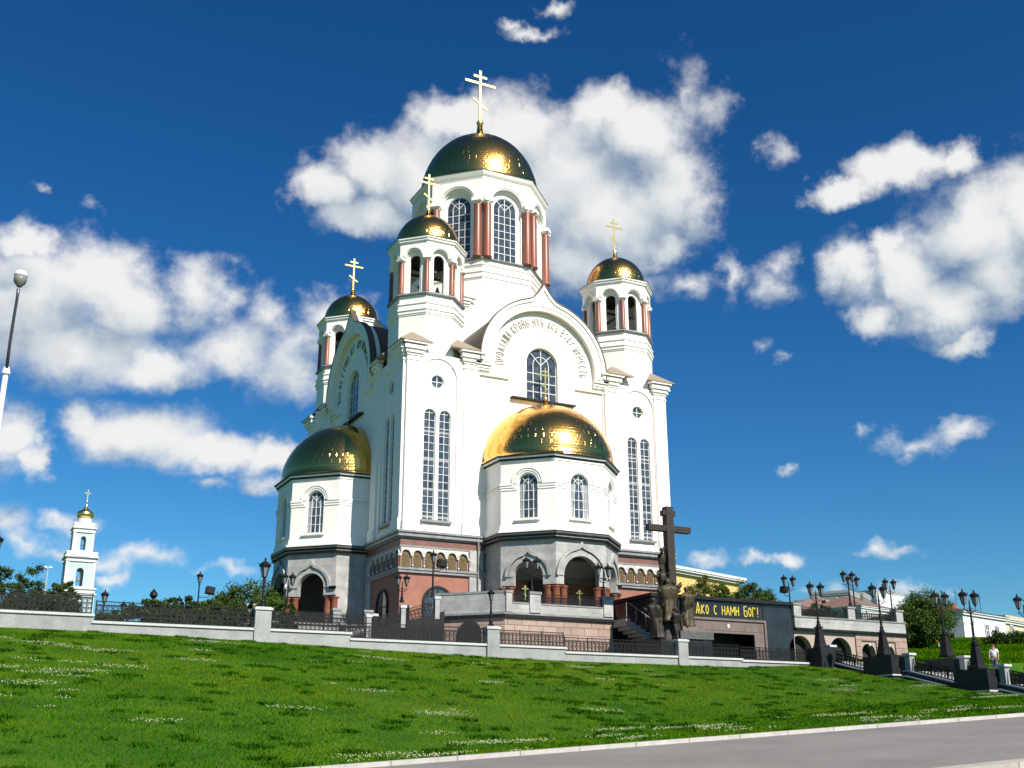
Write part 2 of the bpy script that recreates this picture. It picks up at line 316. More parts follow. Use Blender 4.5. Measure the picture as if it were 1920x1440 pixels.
def arch_pts(cx, cz, r, foot=None, seg=28, ogee=None):
    """points from right foot over the crown to the left foot; ogee = height of a pointed tip above the crown"""
    pts = []
    if foot is not None and foot < cz: pts.append((cx + r, foot))
    for i in range(seg + 1):
        a = pi * i / seg; x, z = r * cos(a), r * sin(a)
        if ogee:
            t = max(0.0, 1 - abs(x) / (r * 0.24)); z += ogee * (t ** 1.7)
        pts.append((cx + x, cz + z))
    if ogee:   # sharpen around the tip
        k = next(i for i, p in enumerate(pts) if abs(p[0] - cx) < 1e-6)
        ex = []
        for x in (r * .2, r * .155, r * .11, r * .07, r * .03):
            t = 1 - x / (r * .24); ex.append((x, sqrt(r * r - x * x) + ogee * t ** 1.7))
        body = [p for p in pts if abs(p[0] - cx) > r * .225]
        R = [p for p in body if p[0] > cx]; Lf = [p for p in body if p[0] < cx]
        pts = R + [(cx + x, cz + z) for x, z in ex] + [(cx, cz + r + ogee)] + [(cx - x, cz + z) for x, z in ex[::-1]] + Lf
    if foot is not None and foot < cz: pts.append((cx - r, foot))
    return pts

def arch_hole(cx, half, z0, spring, seg=20):
    return [(cx - half, z0)] + arch_pts(cx, spring, half, None, seg)[::-1][0:] + [(cx + half, z0)]

def circ(cx, cz, r, n=28): return [(cx + r * cos(2 * pi * i / n), cz + r * sin(2 * pi * i / n)) for i in range(n)]
def rect(x0, x1, z0, z1): return [(x0, z0), (x1, z0), (x1, z1), (x0, z1)]

def link(o, parent=None, loc=None, rz=0.0):
    COL.objects.link(o)
    if loc is not None: o.location = loc
    if rz: o.rotation_euler = (0, 0, rz)
    if parent: o.parent = parent
    return o
def mk(name, mb, mats, parent=None, loc=(0, 0, 0), rz=0.0, smooth=False):
    if not isinstance(mats, (list, tuple)): mats = [mats]
    return link(bpy.data.objects.new(name, mb.mesh(name, mats, smooth)), parent, loc, rz)
def tag(o, label=None, cat=None, group=None, kind=None):
    if label: o['label'] = label
    if cat: o['category'] = cat
    if group: o['group'] = group
    if kind: o['kind'] = kind
    return o
def thing(name, label, cat, loc=(0, 0, 0), rz=0.0, group=None):
    o = bpy.data.objects.new(name, None); o.empty_display_size = 0.5; link(o, None, loc, rz); return tag(o, label, cat, group)
def copy_tree(o, parent=None, loc=None, rz=None):
    c = o.copy(); COL.objects.link(c); c.parent = parent
    if loc is not None: c.location = loc
    if rz is not None: c.rotation_euler = (0, 0, rz)
    for ch in [x for x in o.children]: copy_tree(ch, c)
    return c
def smooth_by_angle(o, ang=40):
    me = o.data; me.polygons.foreach_set('use_smooth', [True] * len(me.polygons)); 
    try: me.set_sharp_from_angle(angle=radians(ang))
    except Exception: pass
    return o

def T(x, y, z=0): return Matrix.Translation((x, y, z))
def RZ(a): return Matrix.Rotation(a, 4, 'Z')

# ---------------------------------------------------------------- lettering: narrow strokes in the old Slavonic manner
GLY = {
 'П': [[(0,0),(0,1),(1,1),(1,0)]], 'Р': [[(0,0),(0,1),(.9,.95),(1,.72),(.8,.52),(0,.5)]],
 'О': [[(.5,0),(.08,.3),(.08,.7),(.5,1),(.92,.7),(.92,.3),(.5,0)]], 'Л': [[(0,0),(.5,1),(1,0)]], 'І': [[(.5,0),(.5,1)]],
 'А': [[(0,0),(.5,1),(1,0)],[(.22,.4),(.78,.4)]], 'Ш': [[(0,1),(0,0),(1,0),(1,1)],[(.5,0),(.5,1)]],
 'К': [[(0,0),(0,1)],[(1,1),(.05,.5),(1,0)]], 'В': [[(0,0),(0,1),(.85,.9),(.8,.62),(0,.55),(.9,.42),(.95,.1),(0,0)]],
 'Ь': [[(0,1),(0,0),(.9,.06),(.95,.4),(0,.5)]], 'Н': [[(0,0),(0,1)],[(1,0),(1,1)],[(0,.6),(1,.42)]], 'Х': [[(0,0),(1,1)],[(0,1),(1,0)]],
 'Ъ': [[(-.1,.85),(.2,1),(.2,0),(.95,.06),(.98,.4),(.2,.5)]], 'Я': [[(0,0),(.5,1),(1,0)],[(.15,.35),(.85,.35)],[(.5,.35),(.5,0)]],
 'Ѡ': [[(0,1),(.02,.15),(.25,0),(.5,.2),(.5,.7)],[(.5,.2),(.75,0),(.98,.15),(1,1)]], 'Д': [[(-.05,-.12),(.1,.12),(.5,1),(.9,.12),(1.05,-.12)],[(.1,.12),(.9,.12)]],
 'У': [[(0,1),(.5,.45)],[(1,1),(.1,0)]], 'Е': [[(.95,.9),(.4,1),(.05,.7),(.05,.3),(.4,0),(.95,.1)],[(.05,.52),(.75,.52)]],
 'С': [[(.95,.85),(.5,1),(.05,.7),(.05,.3),(.5,0),(.95,.15)]], 'Т': [[(0,1),(1,1)],[(.5,1),(.5,0)]], 'И': [[(0,1),(0,0)],[(1,1),(1,0)],[(0,.35),(1,.65)]],
 'М': [[(0,0),(0,1),(.5,.35),(1,1),(1,0)]], 'Б': [[(.95,1),(0,1),(0,0),(.95,0),(.95,.55),(0,.55)]], 'Г': [[(0,0),(0,1),(.9,1),(.9,.82)]],
 'Ы': [[(0,1),(0,0),(.5,.06),(.5,.42),(0,.5)],[(1,1),(1,0)]], 'N': [[(0,0),(0,1),(1,0),(1,1)]], '!': [[(.5,.26),(.5,1)],[(.5,0),(.5,.1)]], "'": [[(.3,0),(.9,.9)]],
}
def glyph(mb, ch, x, z, w, h, sw, n0, n1, place=None, mi=None):
    """place maps flat (x,z) to wall (u,z)"""
    k = 0
    for line in GLY.get(ch, []):
        for a, b in zip(line[:-1], line[1:]):
            p = (x + a[0] * w, z + a[1] * h); q = (x + b[0] * w, z + b[1] * h)
            if place: p, q = place(*p), place(*q)
            mb.seg(p, q, sw, n0, n1 + 0.0015 * k, mi); k += 1

# ================================================================ CHURCH
ZB = -6.4
church = thing('church', 'white stone cathedral with five gilded domes and red granite columns above the terrace', 'church', (0, 0, ZB))
HX, HY = 12.36, 12.76
def cp(name, mb, mats, loc=(0, 0, 0), rz=0, smooth=False, parent=None):
    """part of the church: vertex heights are measured from the world's zero"""
    if parent is None: return mk(name, mb, mats, church, (loc[0], loc[1], loc[2] - ZB), rz, smooth)
    return mk(name, mb, mats, parent, loc, rz, smooth)

# core body
b = MB()
b.box(-HX + .35, HX - .35, -HY + .35, HY - .35, -9.8, 15.1)
cp('wall', b, WHITE)

def window_mesh(half, z0, spring, cols, rowh, fan=False, fw=0.07, depth=0.06, round_=False, top=None, curtains=False, floors=()):
    """glazing with glass (0) and white bars (1), in wall space with its face at n=0"""
    b = MB()
    if round_:
        b.plate(circ(0, 0, half), [], -0.04, 0.0, 0)
        b.plate(circ(0, 0, half), [circ(0, 0, half - fw)], 0.0, depth, 1)
        b.seg((-half, 0), (half, 0), fw * .8, 0, depth * .9, 1); b.seg((0, -half), (0, half), fw * .8, 0, depth * .85, 1)
        return b
    out = arch_hole(0, half, z0, spring)
    b.plate(out, [], -0.04, 0.0, 0)
    b.plate(out, [arch_hole(0, half - fw, z0 + fw, spring)], 0.0, depth, 1)
    if curtains:
        for sd_ in (-1, 1): b.plate([(sd_ * half * .96, z0 + .1), (sd_ * half * .45, z0 + .1), (sd_ * half * .62, z0 + (spring - z0) * .45), (sd_ * half * .2, spring), (sd_ * half * .96, spring)][::sd_], [], .0, .006, 2)
    for zf in floors: b.plate(rect(-half + .05, half - .05, zf, zf + .17), [], 0, .012, 2)
    for i in range(1, cols):
        x = -half + 2 * half * i / cols
        zt = spring + (sqrt(max(0, half * half - x * x)) if not fan else (0 if abs(x) > half * .3 else half))
        b.seg((x, z0), (x, zt), fw * .8, 0, depth * .9, 1)
    z = z0 + rowh
    while z < spring + (half * .6 if not fan else 0.02):
        wd = half if z <= spring else sqrt(max(0, half * half - (z - spring) ** 2))
        b.seg((-wd, z), (wd, z), fw * .7, 0, depth * .8, 1); z += rowh
    if fan:
        rr = half * .5
        pts = [(rr * cos(pi * i / 12), spring + rr * sin(pi * i / 12)) for i in range(13)]
        for k, (p, q) in enumerate(zip(pts[:-1], pts[1:])): b.seg(p, q, fw * .7, 0, depth * (.72 + .004 * (k % 2)), 1)
        for a in (45, 135): b.seg((0, spring), (half * cos(radians(a)) * .98, spring + half * sin(radians(a)) * .98), fw * .7, 0, depth * .68, 1)
    return b

def facade(h, dist, rz, text, label):
    """one front: relief plates, archivolt, inscription, windows"""
    zc, R = 15.55, 5.9
    gable = arch_pts(0, zc, R, 15.1, 40, 1.32)
    silh = [(h, .5), (h, 15.1)] + gable + [(-h, 15.1), (-h, .5)]
    def win_holes(s): return [arch_hole(s * 8.9, .5, 1.55, 10.02), arch_hole(s * 10.2, .5, 1.55, 10.02), circ(s * 9.6, 12.86, .56)]
    q = MB()
    q.plate(silh, win_holes(-1) + win_holes(1) + [arch_hole(0, 1.5, 12.55, 15.8, 28)], -.36, 0)
    for s in (-1, 1):
        o = [(6.1, .5), (h, .5), (h, 15.1), (6.1, 15.1)]
        hole = arch_hole(9.55, 1.6, 1.0, 13.2, 24)
        if s < 0: o = [(-x, z) for x, z in o][::-1]; hole = [(-x, z) for x, z in hole][::-1]
        q.plate(o, [hole], 0.0, .14)
        for x0, x1 in ((6.1, 7.35), (11.2, h)):
            x0, x1 = sorted((s * x0, s * x1)); q.box(x0, x1, -.26, -.14, 1.0, 14.3)
            q.box(x0 - .05, x1 + .05, -.36, -.14, .55, 1.5)
            q.box(x0 + .25, x1 - .25, -.39, -.36, .75, 1.3)
            for k, (za, zb, e) in enumerate(((14.3, 14.42, .06), (14.42, 14.72, .0), (14.72, 14.9, .08), (14.9, 15.2, .2), (15.2, 15.55, .34), (15.62, 15.8, .5))):
                if k > 2 or True: q.box(x0 - e, x1 + e if not (s > 0 and x1 == h) else x1 + e, -.26 - e, -.10, za, zb)
        q.box(*sorted((s * 8.4, s * 10.7)), -.06, 0.002, .6, 1.15)
    # shoulders and archivolt
    for s in (-1, 1):
        for k, (za, zb, e) in enumerate(((14.0, 14.12, .03), (14.45, 14.6, .08), (14.6, 14.85, .16), (14.85, 15.08, .3))):
            q.box(*sorted((s * (4.95 if k else 3.2), s * (6.1 + e))), -(.16 + e), 0.004, za, zb)
    q.arcband(0, zc, 5.0, R, 0, .5, foot=15.08, ogee=1.32, seg=44)
    o = arch_pts(0, zc, R + .14, 15.2, 44, 1.42); i = arch_pts(0, zc, R - .16, 15.2, 44, 1.2)
    q.plate(o + i[::-1], [], .3, .62)
    o = arch_pts(0, zc, R - .42, 15.1, 44, None); i = arch_pts(0, zc, R - .55, 15.1, 44, None); q.plate(o + i[::-1], [], .5, .56)
    for r0, r1, ft, n in ((4.72, 4.82, 14.12, .05), (4.6, 4.65, 14.12, .03), (3.42, 3.5, 14.05, .05), (3.22, 3.28, 14.05, .03), (2.5, 2.6, 12.6, .05), (2.3, 2.37, 12.6, .03), (1.5, 1.75, 12.6, .04)):
        o = arch_pts(0, zc + (.25 if r1 < 2 else .1), r1, ft, 36); i = arch_pts(0, zc + (.25 if r1 < 2 else .1), r0, ft, 36); q.plate(o + i[::-1], [], 0, n)
    fac = cp('facade', q, WHITE, rz=rz); fac.location = (0, 0, -ZB)
    fac.data.transform(T(0, -dist)); 
    # barrel roof behind the gable
    rb = MB(); n = 28
    prof = arch_pts(0, zc, R - .02, 15.1, n)
    rb.plate(prof, [], -(dist - 4.5), -.42)
    o = arch_pts(0, zc, R + .2, 15.2, 44, 1.5); i = arch_pts(0, zc, R + .12, 15.2, 44, 1.42); rb.plate(o + i[::-1], [], .1, .68)
    r = mk('gable_roof', rb, ROOF, fac); r.data.transform(T(0, -dist))
    # sill and glazing
    sb = MB(); sb.box(-3.05, 3.05, -.42, 0, 12.38, 12.52)
    r = mk('window_sill', sb, DARKM, fac); r.data.transform(T(0, -dist))
    for s in (-1, 1):
        sb = MB(); sb.box(s * 9.55 - 1.3, s * 9.55 + 1.3, -.3, 0, 1.33, 1.52)
        r = mk('window_sill', sb, MOULD, fac); r.data.transform(T(0, -dist))
    cw = mk('window', window_mesh(1.5, 12.55, 15.8, 4, .82, True, .08), [GLASS, FRAME], fac, (0, -dist + .25, 0))
    w1 = None
    for s in (-1, 1):
        for x in (8.9, 10.2):
            if w1 is None: w1 = mk('window', window_mesh(.5, 1.55, 10.02, 2, .62, False, .055, floors=(1.75, 3.9, 6.3, 8.6)), [GLASS, FRAME, CURTAIN], fac, (s * x, -dist + .22, 0))
            else: c = w1.copy(); link(c, fac, (s * x, -dist + .22, 0))
        w2 = mk('round_window', window_mesh(.56, 0, 0, 2, 1, round_=True), [GLASS, FRAME], fac, (s * 9.6, -dist + .22, 12.86))
    # inscription round the arch
    lb = MB()
    def place(a, r):   # a = arc length from the left end, r height above the base circle
        th = radians(186) - a / 4.05; rr = 3.66 + r
        return (rr * cos(th), zc + .05 + rr * sin(th))
    tot = 4.05 * radians(192); k = tot / sum(.62 if c == ' ' else 1 for c in text); a = 0
    for c in text:
        if c != ' ':
            glyph(lb, c, a + k * .18, 0, k * .58, .74, .055, 0, .05, place); a += k
        else: a += k * .62
    r = mk('inscription', lb, LETTER, fac); r.data.transform(T(0, -dist))
    return fac

front = facade(HX, HY, 0, 'ПРОЛІАША КРОВЬ НХЪ ЯКѠ ВОДУ ѠКРЕСТЪ', '')
left = facade(HY, HX, -pi / 2, 'БЛИ ВО С СОБЛЮДЕТ ЦАРУ ПРАВЕДНЫХ ВО', '')
copy_tree(front, church, (0, 0, -ZB), pi)
copy_tree(left, church, (0, 0, -ZB), pi / 2)

# corner hips of the roof between square bays and octagonal shafts
def hips(cx, cy, hx, hy, leg, z, rise, over, par, pz, low=.25):
    for sx in (-1, 1):
        for sy in (-1, 1):
            mb = MB()
            C = Vector((cx + sx * (hx + over), cy + sy * (hy + over), z))
            A = C + Vector((-sx * (leg + over), 0, 0)); B = C + Vector((0, -sy * (leg + over), 0))
            ap = Vector((cx + sx * (hx - leg * .42), cy + sy * (hy - leg * .42), z + rise))
            dn = Vector((0, 0, low))
            vs = [C, A, B, ap, C - dn, A - dn, B - dn, A + Vector((0, -sy * (over + .3), .0)), B + Vector((-sx * (over + .3), 0, 0))]
            mb.add(vs, [(0, 1, 3), (0, 3, 2), (1, 2, 3), (0, 4, 5, 1), (0, 2, 6, 4), (4, 6, 5)])
            mk('corner_roof', mb, CAPR, par, (0, 0, pz))
for sx in (-1, 1):
    for sy in (-1, 1): hips(sx * 9.6, sy * 9.92, 3.0, 3.08, 2.35, 15.84, 1.25, .58, church, -ZB, .06)
for sx in (-1, 1):
    for sy in (-1, 1):
        b = MB(); b.box(*sorted((sx * 6.0, sx * (HX - .3))), *sorted((sy * 6.1, sy * (HY - .3))), 15.1, 15.82); cp('roof_slab', b, CAPR)

# base of the body: mouldings, brown band, icon arcade, terracotta wall
b = MB()
for z0, z1, e in ((.4, .56, .42), (.28, .4, .3), (.1, .28, .36), (-.03, .1, .2)):
    b.box(-HX - e, HX + e, -HY - e, HY + e, z0, z1)
cp('base_moulding', b, MOULD)
b = MB(); b.box(-HX - .05, HX + .05, -HY - .05, HY + .05, -.62, -.03)
b.box(-HX - .02, HX + .02, -HY - .02, HY + .02, -9.8, -2.62)
cp('terracotta_wall', b, TERRA)
b = MB(); b.box(-HX - .09, HX + .09, -HY - .09, HY + .09, -.56, -.05)
cp('brown_band', b, BROWN)
b = MB()
b.box(-HX - .14, HX + .14, -HY - .14, HY + .14, -.68, -.56)
for z0, z1, e in ((-2.42, -2.26, .3), (-2.62, -2.42, .22)): b.box(-HX - e, HX + e, -HY - e, HY + e, z0, z1)
cp('arcade_sill', b, MOULD)
def arcade(h, dist, rz):
    for s in (-1, 1):
        b = MB(); x0, x1 = 6.75, h + .1; n = 6; p = (x1 - x0) / n
        holes = [arch_hole(x0 + p * (i + .5), p * .38, -2.25 + .001, -1.28, 14) for i in range(n)]
        o = rect(x0, x1, -2.258, -.68)
        b.plate(o, holes, .0, .1)
        for i in range(n):
            u = x0 + p * (i + .5)
            o2 = arch_pts(u, -1.28, p * .49, None, 16); i2 = arch_pts(u, -1.28, p * .37, None, 16); b.plate(o2 + i2[::-1], [], .1, .2)
        for i in range(n + 1):
            u = x0 + p * i; b.box(u - .09, u + .09, -.27, -.1, -1.42, -1.28)
        if s < 0: b.v = [(-x, y, z) for x, y, z in b.v]
        a = cp('icon_arcade', b, ARCW, rz=rz); a.location = (0, 0, -ZB); a.data.transform(T(0, -dist))
        c = MB(); c.lathe([(.065, -2.25), (.06, -1.42)], 8); c = c.mesh('column', [REDG])
        for i in range(n + 1): link(bpy.data.objects.new('column', c), a, (s * (x0 + p * i), -dist - .18, 0))
        for i in range(n):
            u = s * (x0 + p * (i + .5))
            me = MB(); me.plate(arch_hole(0, p * .37, -2.24, -1.28, 14), [], .0, .03)
            me.plate(circ(0, -1.28, .16, 14), [], .03, .06); me.plate(circ(0, -1.30, .1, 12), [], .06, .09)
            me.plate([(-.2, -2.2), (.2, -2.2), (.17, -1.6), (.1, -1.44), (-.1, -1.44), (-.17, -1.6)], [], .03, .07)
            mk('icon_relief', me, BRONZE, a, (u, -dist - .015, 0))
            lm = MB(); lm.sphere((0, 0, 0), .075, 8); mk('white_votive_lamp', lm, FRAME, a, (s * (x0 + p * i), -dist - .34, -2.12))
arcade(HX, HY, 0); arcade(HY, HX, -pi / 2)
# arched basement windows and plain grey piers beside the porches
for (h, dist, rz) in ((HX, HY, 0), (HY, HX, -pi / 2)):
    for s in (-1, 1):
        b = MB(); b.plate(arch_hole(0, 1.1, -6.4, -4.75), [], -.02, .08, 0)
        b.plate(arch_pts(0, -4.75, 1.25, -6.4, 24) + arch_pts(0, -4.75, 1.07, -6.4, 24)[::-1], [], .05, .16, 1)
        b.seg((0, -6.4), (0, -3.7), .07, .08, .13, 1); b.seg((-1.1, -4.9), (1.1, -4.9), .07, .08, .12, 1)
        w = cp('basement_window', b, [GLASS, DARKM], rz=rz); w.location = (0, 0, -ZB); w.data.transform(T(s * 9.3, -dist))
        b = MB(); b.box(*sorted((s * 5.5, s * 6.68)), -dist - .16, -dist + .2, -9.8, -.6)
        w = cp('granite_pier', b, GRAN, rz=rz); w.location = (0, 0, -ZB)

# ---------------------------------------------------------------- domes and crosses
def dome_prof(a, h, z0, neck, nh):
    pr = [(a + .12, z0 - .14), (a + .16, z0 - .05), (a + .06, z0 + .05), (a, z0 + .12)]
    n = 22
    for i in range(1, n + 1):
        t = i / n * radians(86); pr.append((a * cos(t), z0 + .12 + h * sin(t)))
    zt = pr[-1][1]
    pr = [p for p in pr if p[0] > neck * 1.9]
    pr += [(neck * 1.55, zt + nh * .12), (neck * 1.0, zt + nh * .45), (neck * .7, zt + nh)]
    return pr, zt + nh
def cross_mesh(H, z0, ball, t=.07):
    """eastern cross with three bars, z0 = centre of ball"""
    b = MB(); b.sphere((0, 0, z0), ball, 16)
    b.lathe([(ball * .35, z0 + ball * .8), (t * .8, z0 + ball * 1.5), (t * .7, z0 + H * .2)], 8)
    top = z0 + H
    b.box(-t, t, -t * .6, t * .6, z0 + ball, top)
    for zz, w in ((top - H * .12, H * .12), (top - H * .245, H * .275)):
        b.box(-w, w, -t * .55, t * .55, zz - t, zz + t)
    m = Matrix.Translation((0, 0, z0 + H * .36)) @ Matrix.Rotation(radians(33), 4, 'Y')
    b.push(m); b.box(-H * .15, H * .15, -t * .5, t * .5, -t * .8, t * .8); b.pop()
    return b
def seam_ridges(a, h, z0, n, rows, parent, s=1.0):
    """short raised seams of the gilded sheets, laid in staggered courses"""
    b = MB(); sr = random.Random(int(a * 100))
    for j in range(rows):
        t = radians(7 + 70 * j / rows); m = max(10, int(n * cos(t)))
        for k in range(m):
            if sr.random() < .3: continue
            th = 2 * pi * (k + .5 * (j % 2) + sr.uniform(-.12, .12)) / m; dt = .055 if j else .07
            P = []
            for tt in (t, t + dt): P.append((Vector((a * cos(tt) * cos(th), a * cos(tt) * sin(th), z0 + .12 + h * sin(tt))), Vector((cos(tt) * cos(th) / a, cos(tt) * sin(th) / a, sin(tt) / h)).normalized()))
            w = Vector((-sin(th), cos(th), 0)) * .020 * s; e = .008 * s * sr.uniform(.5, 1.2)
            v = [P[0][0] - w, P[0][0] + w, P[1][0] + w, P[1][0] - w, P[0][0] + P[0][1] * e, P[1][0] + P[1][1] * e]
            b.add(v, [(0, 4, 5, 3), (4, 1, 2, 5), (0, 1, 4), (3, 5, 2)])
    tag(mk('sheet_seams', b, GOLD, parent), kind='stuff')

# ---------------------------------------------------------------- bell tower (one, then copied to the four corners)
def face_loop(apothem):
    """matrices that carry wall space to each of eight sides"""
    for k in range(8): yield k, RZ(k * pi / 4) @ T(0, -apothem)
tb = MB()
tb.oct([(3.12, 14.2), (3.12, 20.28)]); 
for z0, z1, e in ((18.55, 18.68, .06), (18.68, 18.95, .12), (18.95, 19.12, .2), (19.12, 19.5, .10), (19.5, 19.6, .18)): tb.oct([(3.12 + e, z0), (3.12 + e, z1)])
tower = cp('bell_tower', tb, WHITE, (-9.6, -9.92, 0)); tower.location = (-9.6, -9.92, -ZB)
b = MB(); b.oct([(3.3, 20.28), (3.36, 20.36), (3.3, 20.5), (2.0, 20.56)]); mk('ledge', b, MOULD, tower)
b = MB()
for k, M in face_loop(2.62):
    b.push(M); hw = 2.62 * math.tan(pi / 8)
    b.plate(rect(-hw - .1, hw + .1, 20.5, 25.0), [arch_hole(0, .47, 20.58, 23.62, 16)], -.22, 0)
    b.plate(rect(-hw + .12, hw - .12, 20.5, 24.9), [arch_hole(0, .62, 20.58, 23.75, 16)], 0.0, .08)
    b.pop()
for k, M in face_loop(2.96):
    b.push(M); hw = 2.96 * math.tan(pi / 8)
    b.plate([(-hw, 23.8), (-.7, 23.8)] + arch_pts(0, 23.8, .7, None, 18)[::-1] + [(.7, 23.8), (hw, 23.8), (hw, 25.02), (-hw, 25.02)], [], -.3, 0)
    o = arch_pts(0, 23.8, .93, None, 20, .14); i = arch_pts(0, 23.8, .78, None, 20); b.plate(o + i[::-1], [], 0, .07)
    for s in (-1, 1): b.box(*sorted((s * .8, s * hw)), -.07, 0.004, 23.8, 23.92)
    b.pop()
mk('belfry_arcade', b, WHITE, tower)
b = MB(); b.oct([(3.2, 24.98), (3.24, 25.1), (3.36, 25.16), (3.36, 25.3), (3.46, 25.36), (3.46, 25.5)])
mk('cornice', b, WHITE, tower)
b = MB(); b.oct([(3.5, 25.5), (3.52, 25.54), (2.85, 25.72), (.1, 25.74)]); mk('cornice_roof', b, ROOF, tower)
b = MB(); b.oct([(2.4, 24.6), (2.4, 24.97)]); mk('belfry_ceiling', b, DARKIN, tower); b = MB(); b.oct([(2.3, 20.45), (2.3, 20.6)]); mk('belfry_floor', b, DARKIN, tower)
colb = MB(); colb.lathe([(.27, 20.5), (.27, 20.68), (.225, 20.75), (.205, 23.36), (.2, 23.42)], 14)
capb = MB(); capb.lathe([(.2, 23.4), (.3, 23.52), (.33, 23.56)], 8, radians(22.5)); capb.box(-.36, .36, -.36, .36, 23.56, 23.8)
col0 = None
for k in range(8):
    a = radians(22.5 + 45 * k); r = 2.96
    if col0 is None: col0 = mk('column', colb, REDG, tower, (r * cos(a), r * sin(a), 0), a, True); cap0 = mk('capital', capb, WHITE, tower, (r * .985 * cos(a), r * .985 * sin(a), 0), a)
    else:
        link(col0.copy(), tower, (r * cos(a), r * sin(a), 0), a); link(cap0.copy(), tower, (r * .985 * cos(a), r * .985 * sin(a), 0), a)
pr, zt = dome_prof(2.78, 3.02, 25.62, .2, .75)
b = MB(); b.lathe(pr, 56); dm = mk('dome', b, GOLD, tower, smooth=True); seam_ridges(2.78, 3.02, 25.62, 36, 8, tower, .8)
mk('cross', cross_mesh(3.55, 29.5, .21, .075), GILT, tower)
# bells on a beam
b = MB(); b.box(-1.9, 1.9, -.09, .09, 23.0, 23.2); b.box(-.09, .09, -1.9, 1.9, 22.78, 22.98); mk('bell_beam', b, WOODD, tower)
BELL = mat('bell_bronze', (0.42, 0.40, 0.30), 0.35, 0.8, var=.3, vscale=4)
for (x, y, s, z) in ((-.9, -1.6, .30, 22.9), (.75, -1.55, .24, 22.75), (-1.5, .4, .3, 22.8), (0, 0, .72, 22.75), (1.3, .7, .33, 22.7)):
    b = MB(); b.lathe([(.02, 0), (.18, -.03), (.3, -.25), (.42, -.9), (.62, -1.35), (.72, -1.5), (.68, -1.5), (.4, -1.0), (.05, -.3)], 18); b.box(-.03, .03, -.03, .03, -.02, .3)
    o = mk('bell', b, BELL, tower, (x, y, z), 0, True); o.scale = (s, s, s)
for (x, y) in ((9.6, -9.92), (-9.6, 9.92), (9.6, 9.92)): copy_tree(tower, church, (x, y, -ZB))

# ---------------------------------------------------------------- main drum
db = MB(); db.oct([(6.66, 15), (6.66, 27.9)])
for z0, z1, e in ((25.95, 26.1, .08), (26.1, 26.6, .16), (26.6, 26.8, .24), (27.2, 27.34, .10), (27.34, 27.5, .18)): db.oct([(6.62 + e, z0), (6.62 + e, z1)])
db.box(-6.35, 6.35, -6.35, 6.35, 14.8, 23.3)
for z0, z1, e in ((22.75, 22.95, .12), (22.95, 23.2, .26), (23.2, 23.4, .4)):
    for sx in (-1, 1):
        for sy in (-1, 1): db.box(*sorted((sx * 3.9, sx * (6.35 + e))), *sorted((sy * 3.9, sy * (6.35 + e))), z0, z1)
drum = cp('main_drum', db, WHITE); drum.location = (0, 0, -ZB)
hips(0, 0, 6.35, 6.35, 3.0, 23.46, 1.0, .45, drum, 0, .05)
b = MB(); b.oct([(6.84, 27.88), (6.9, 27.95), (6.84, 28.06), (5.5, 28.1)]); mk('ledge', b, MOULD, drum)
b = MB()
for k, M in face_loop(5.75):
    b.push(M); hw = 5.75 * math.tan(pi / 8)
    b.plate(rect(-hw, hw, 28.05, 36.3), [arch_hole(0, 1.23, 28.3, 33.66, 24)], -.3, .0)
    b.plate(rect(-hw + .25, hw - .25, 28.05, 36.2), [arch_hole(0, 1.6, 28.2, 33.8, 24)], 0, .22); b.pop()
for k, M in face_loop(6.22):
    b.push(M); hw = 6.22 * math.tan(pi / 8)
    b.plate([(-hw, 34.15), (-1.6, 34.15)] + arch_pts(0, 33.95, 1.62, None, 26)[::-1][1:-1] + [(1.6, 34.15), (hw, 34.15), (hw, 36.32), (-hw, 36.32)], [], -.3, 0)
    o = arch_pts(0, 33.95, 2.02, None, 28, .2); i = arch_pts(0, 33.95, 1.8, None, 28); b.plate(o + i[::-1], [], 0, .1)
    b.plate(arch_pts(0, 33.95, 1.74, None, 28) + arch_pts(0, 33.95, 1.66, None, 28)[::-1], [], 0, .04)
    for s in (-1, 1): b.box(*sorted((s * 1.75, s * (hw))), -.12, 0.004, 34.15, 34.32)
    b.pop()
mk('drum_arcade', b, WHITE, drum)
b = MB(); b.oct([(6.74, 36.3), (6.78, 36.42), (6.6, 36.46), (6.6, 36.7), (6.85, 36.78), (6.92, 36.95), (6.98, 37.1)]); mk('cornice', b, WHITE, drum)
b = MB(); b.oct([(7.0, 37.1), (7.02, 37.16), (6.1, 37.3), (.1, 37.35)]); mk('cornice_roof', b, ROOF, drum)
w0 = None; c0 = None
cb_ = MB(); cb_.lathe([(.44, 28.05), (.44, 28.2), (.37, 28.3), (.35, 33.5), (.34, 33.62)], 18)
kb = MB(); kb.lathe([(.34, 33.58), (.44, 33.74), (.47, 33.78)], 12); kb.box(-.47, .47, -.47, .47, 33.78, 34.15)
for k in range(8):
    a = k * pi / 4; R_ = RZ(a)
    p = R_ @ Vector((0, -5.62, 0))
    if w0 is None: w0 = mk('window', window_mesh(1.23, 28.3, 33.66, 4, .78, True, .075), [GLASS, FRAME], drum, p, a)
    else: link(w0.copy(), drum, p, a)
    for s in (-1, 1):
        p = R_ @ Vector((s * 2.1, -6.28, 0))
        if c0 is None: c0 = mk('column', cb_, REDG, drum, p, a, True); k0 = mk('capital', kb, WHITE, drum, p, a)
        else: link(c0.copy(), drum, p, a); link(k0.copy(), drum, p, a)
pr, zt = dome_prof(5.95, 6.9, 37.3, .36, 1.75)
b = MB(); b.lathe(pr, 96); mk('dome', b, GOLD, drum, smooth=True); seam_ridges(5.95, 6.9, 37.3, 64, 12, drum, 1.5)
mk('cross', cross_mesh(6.35, 46.3, .36, .13), GILT, drum)

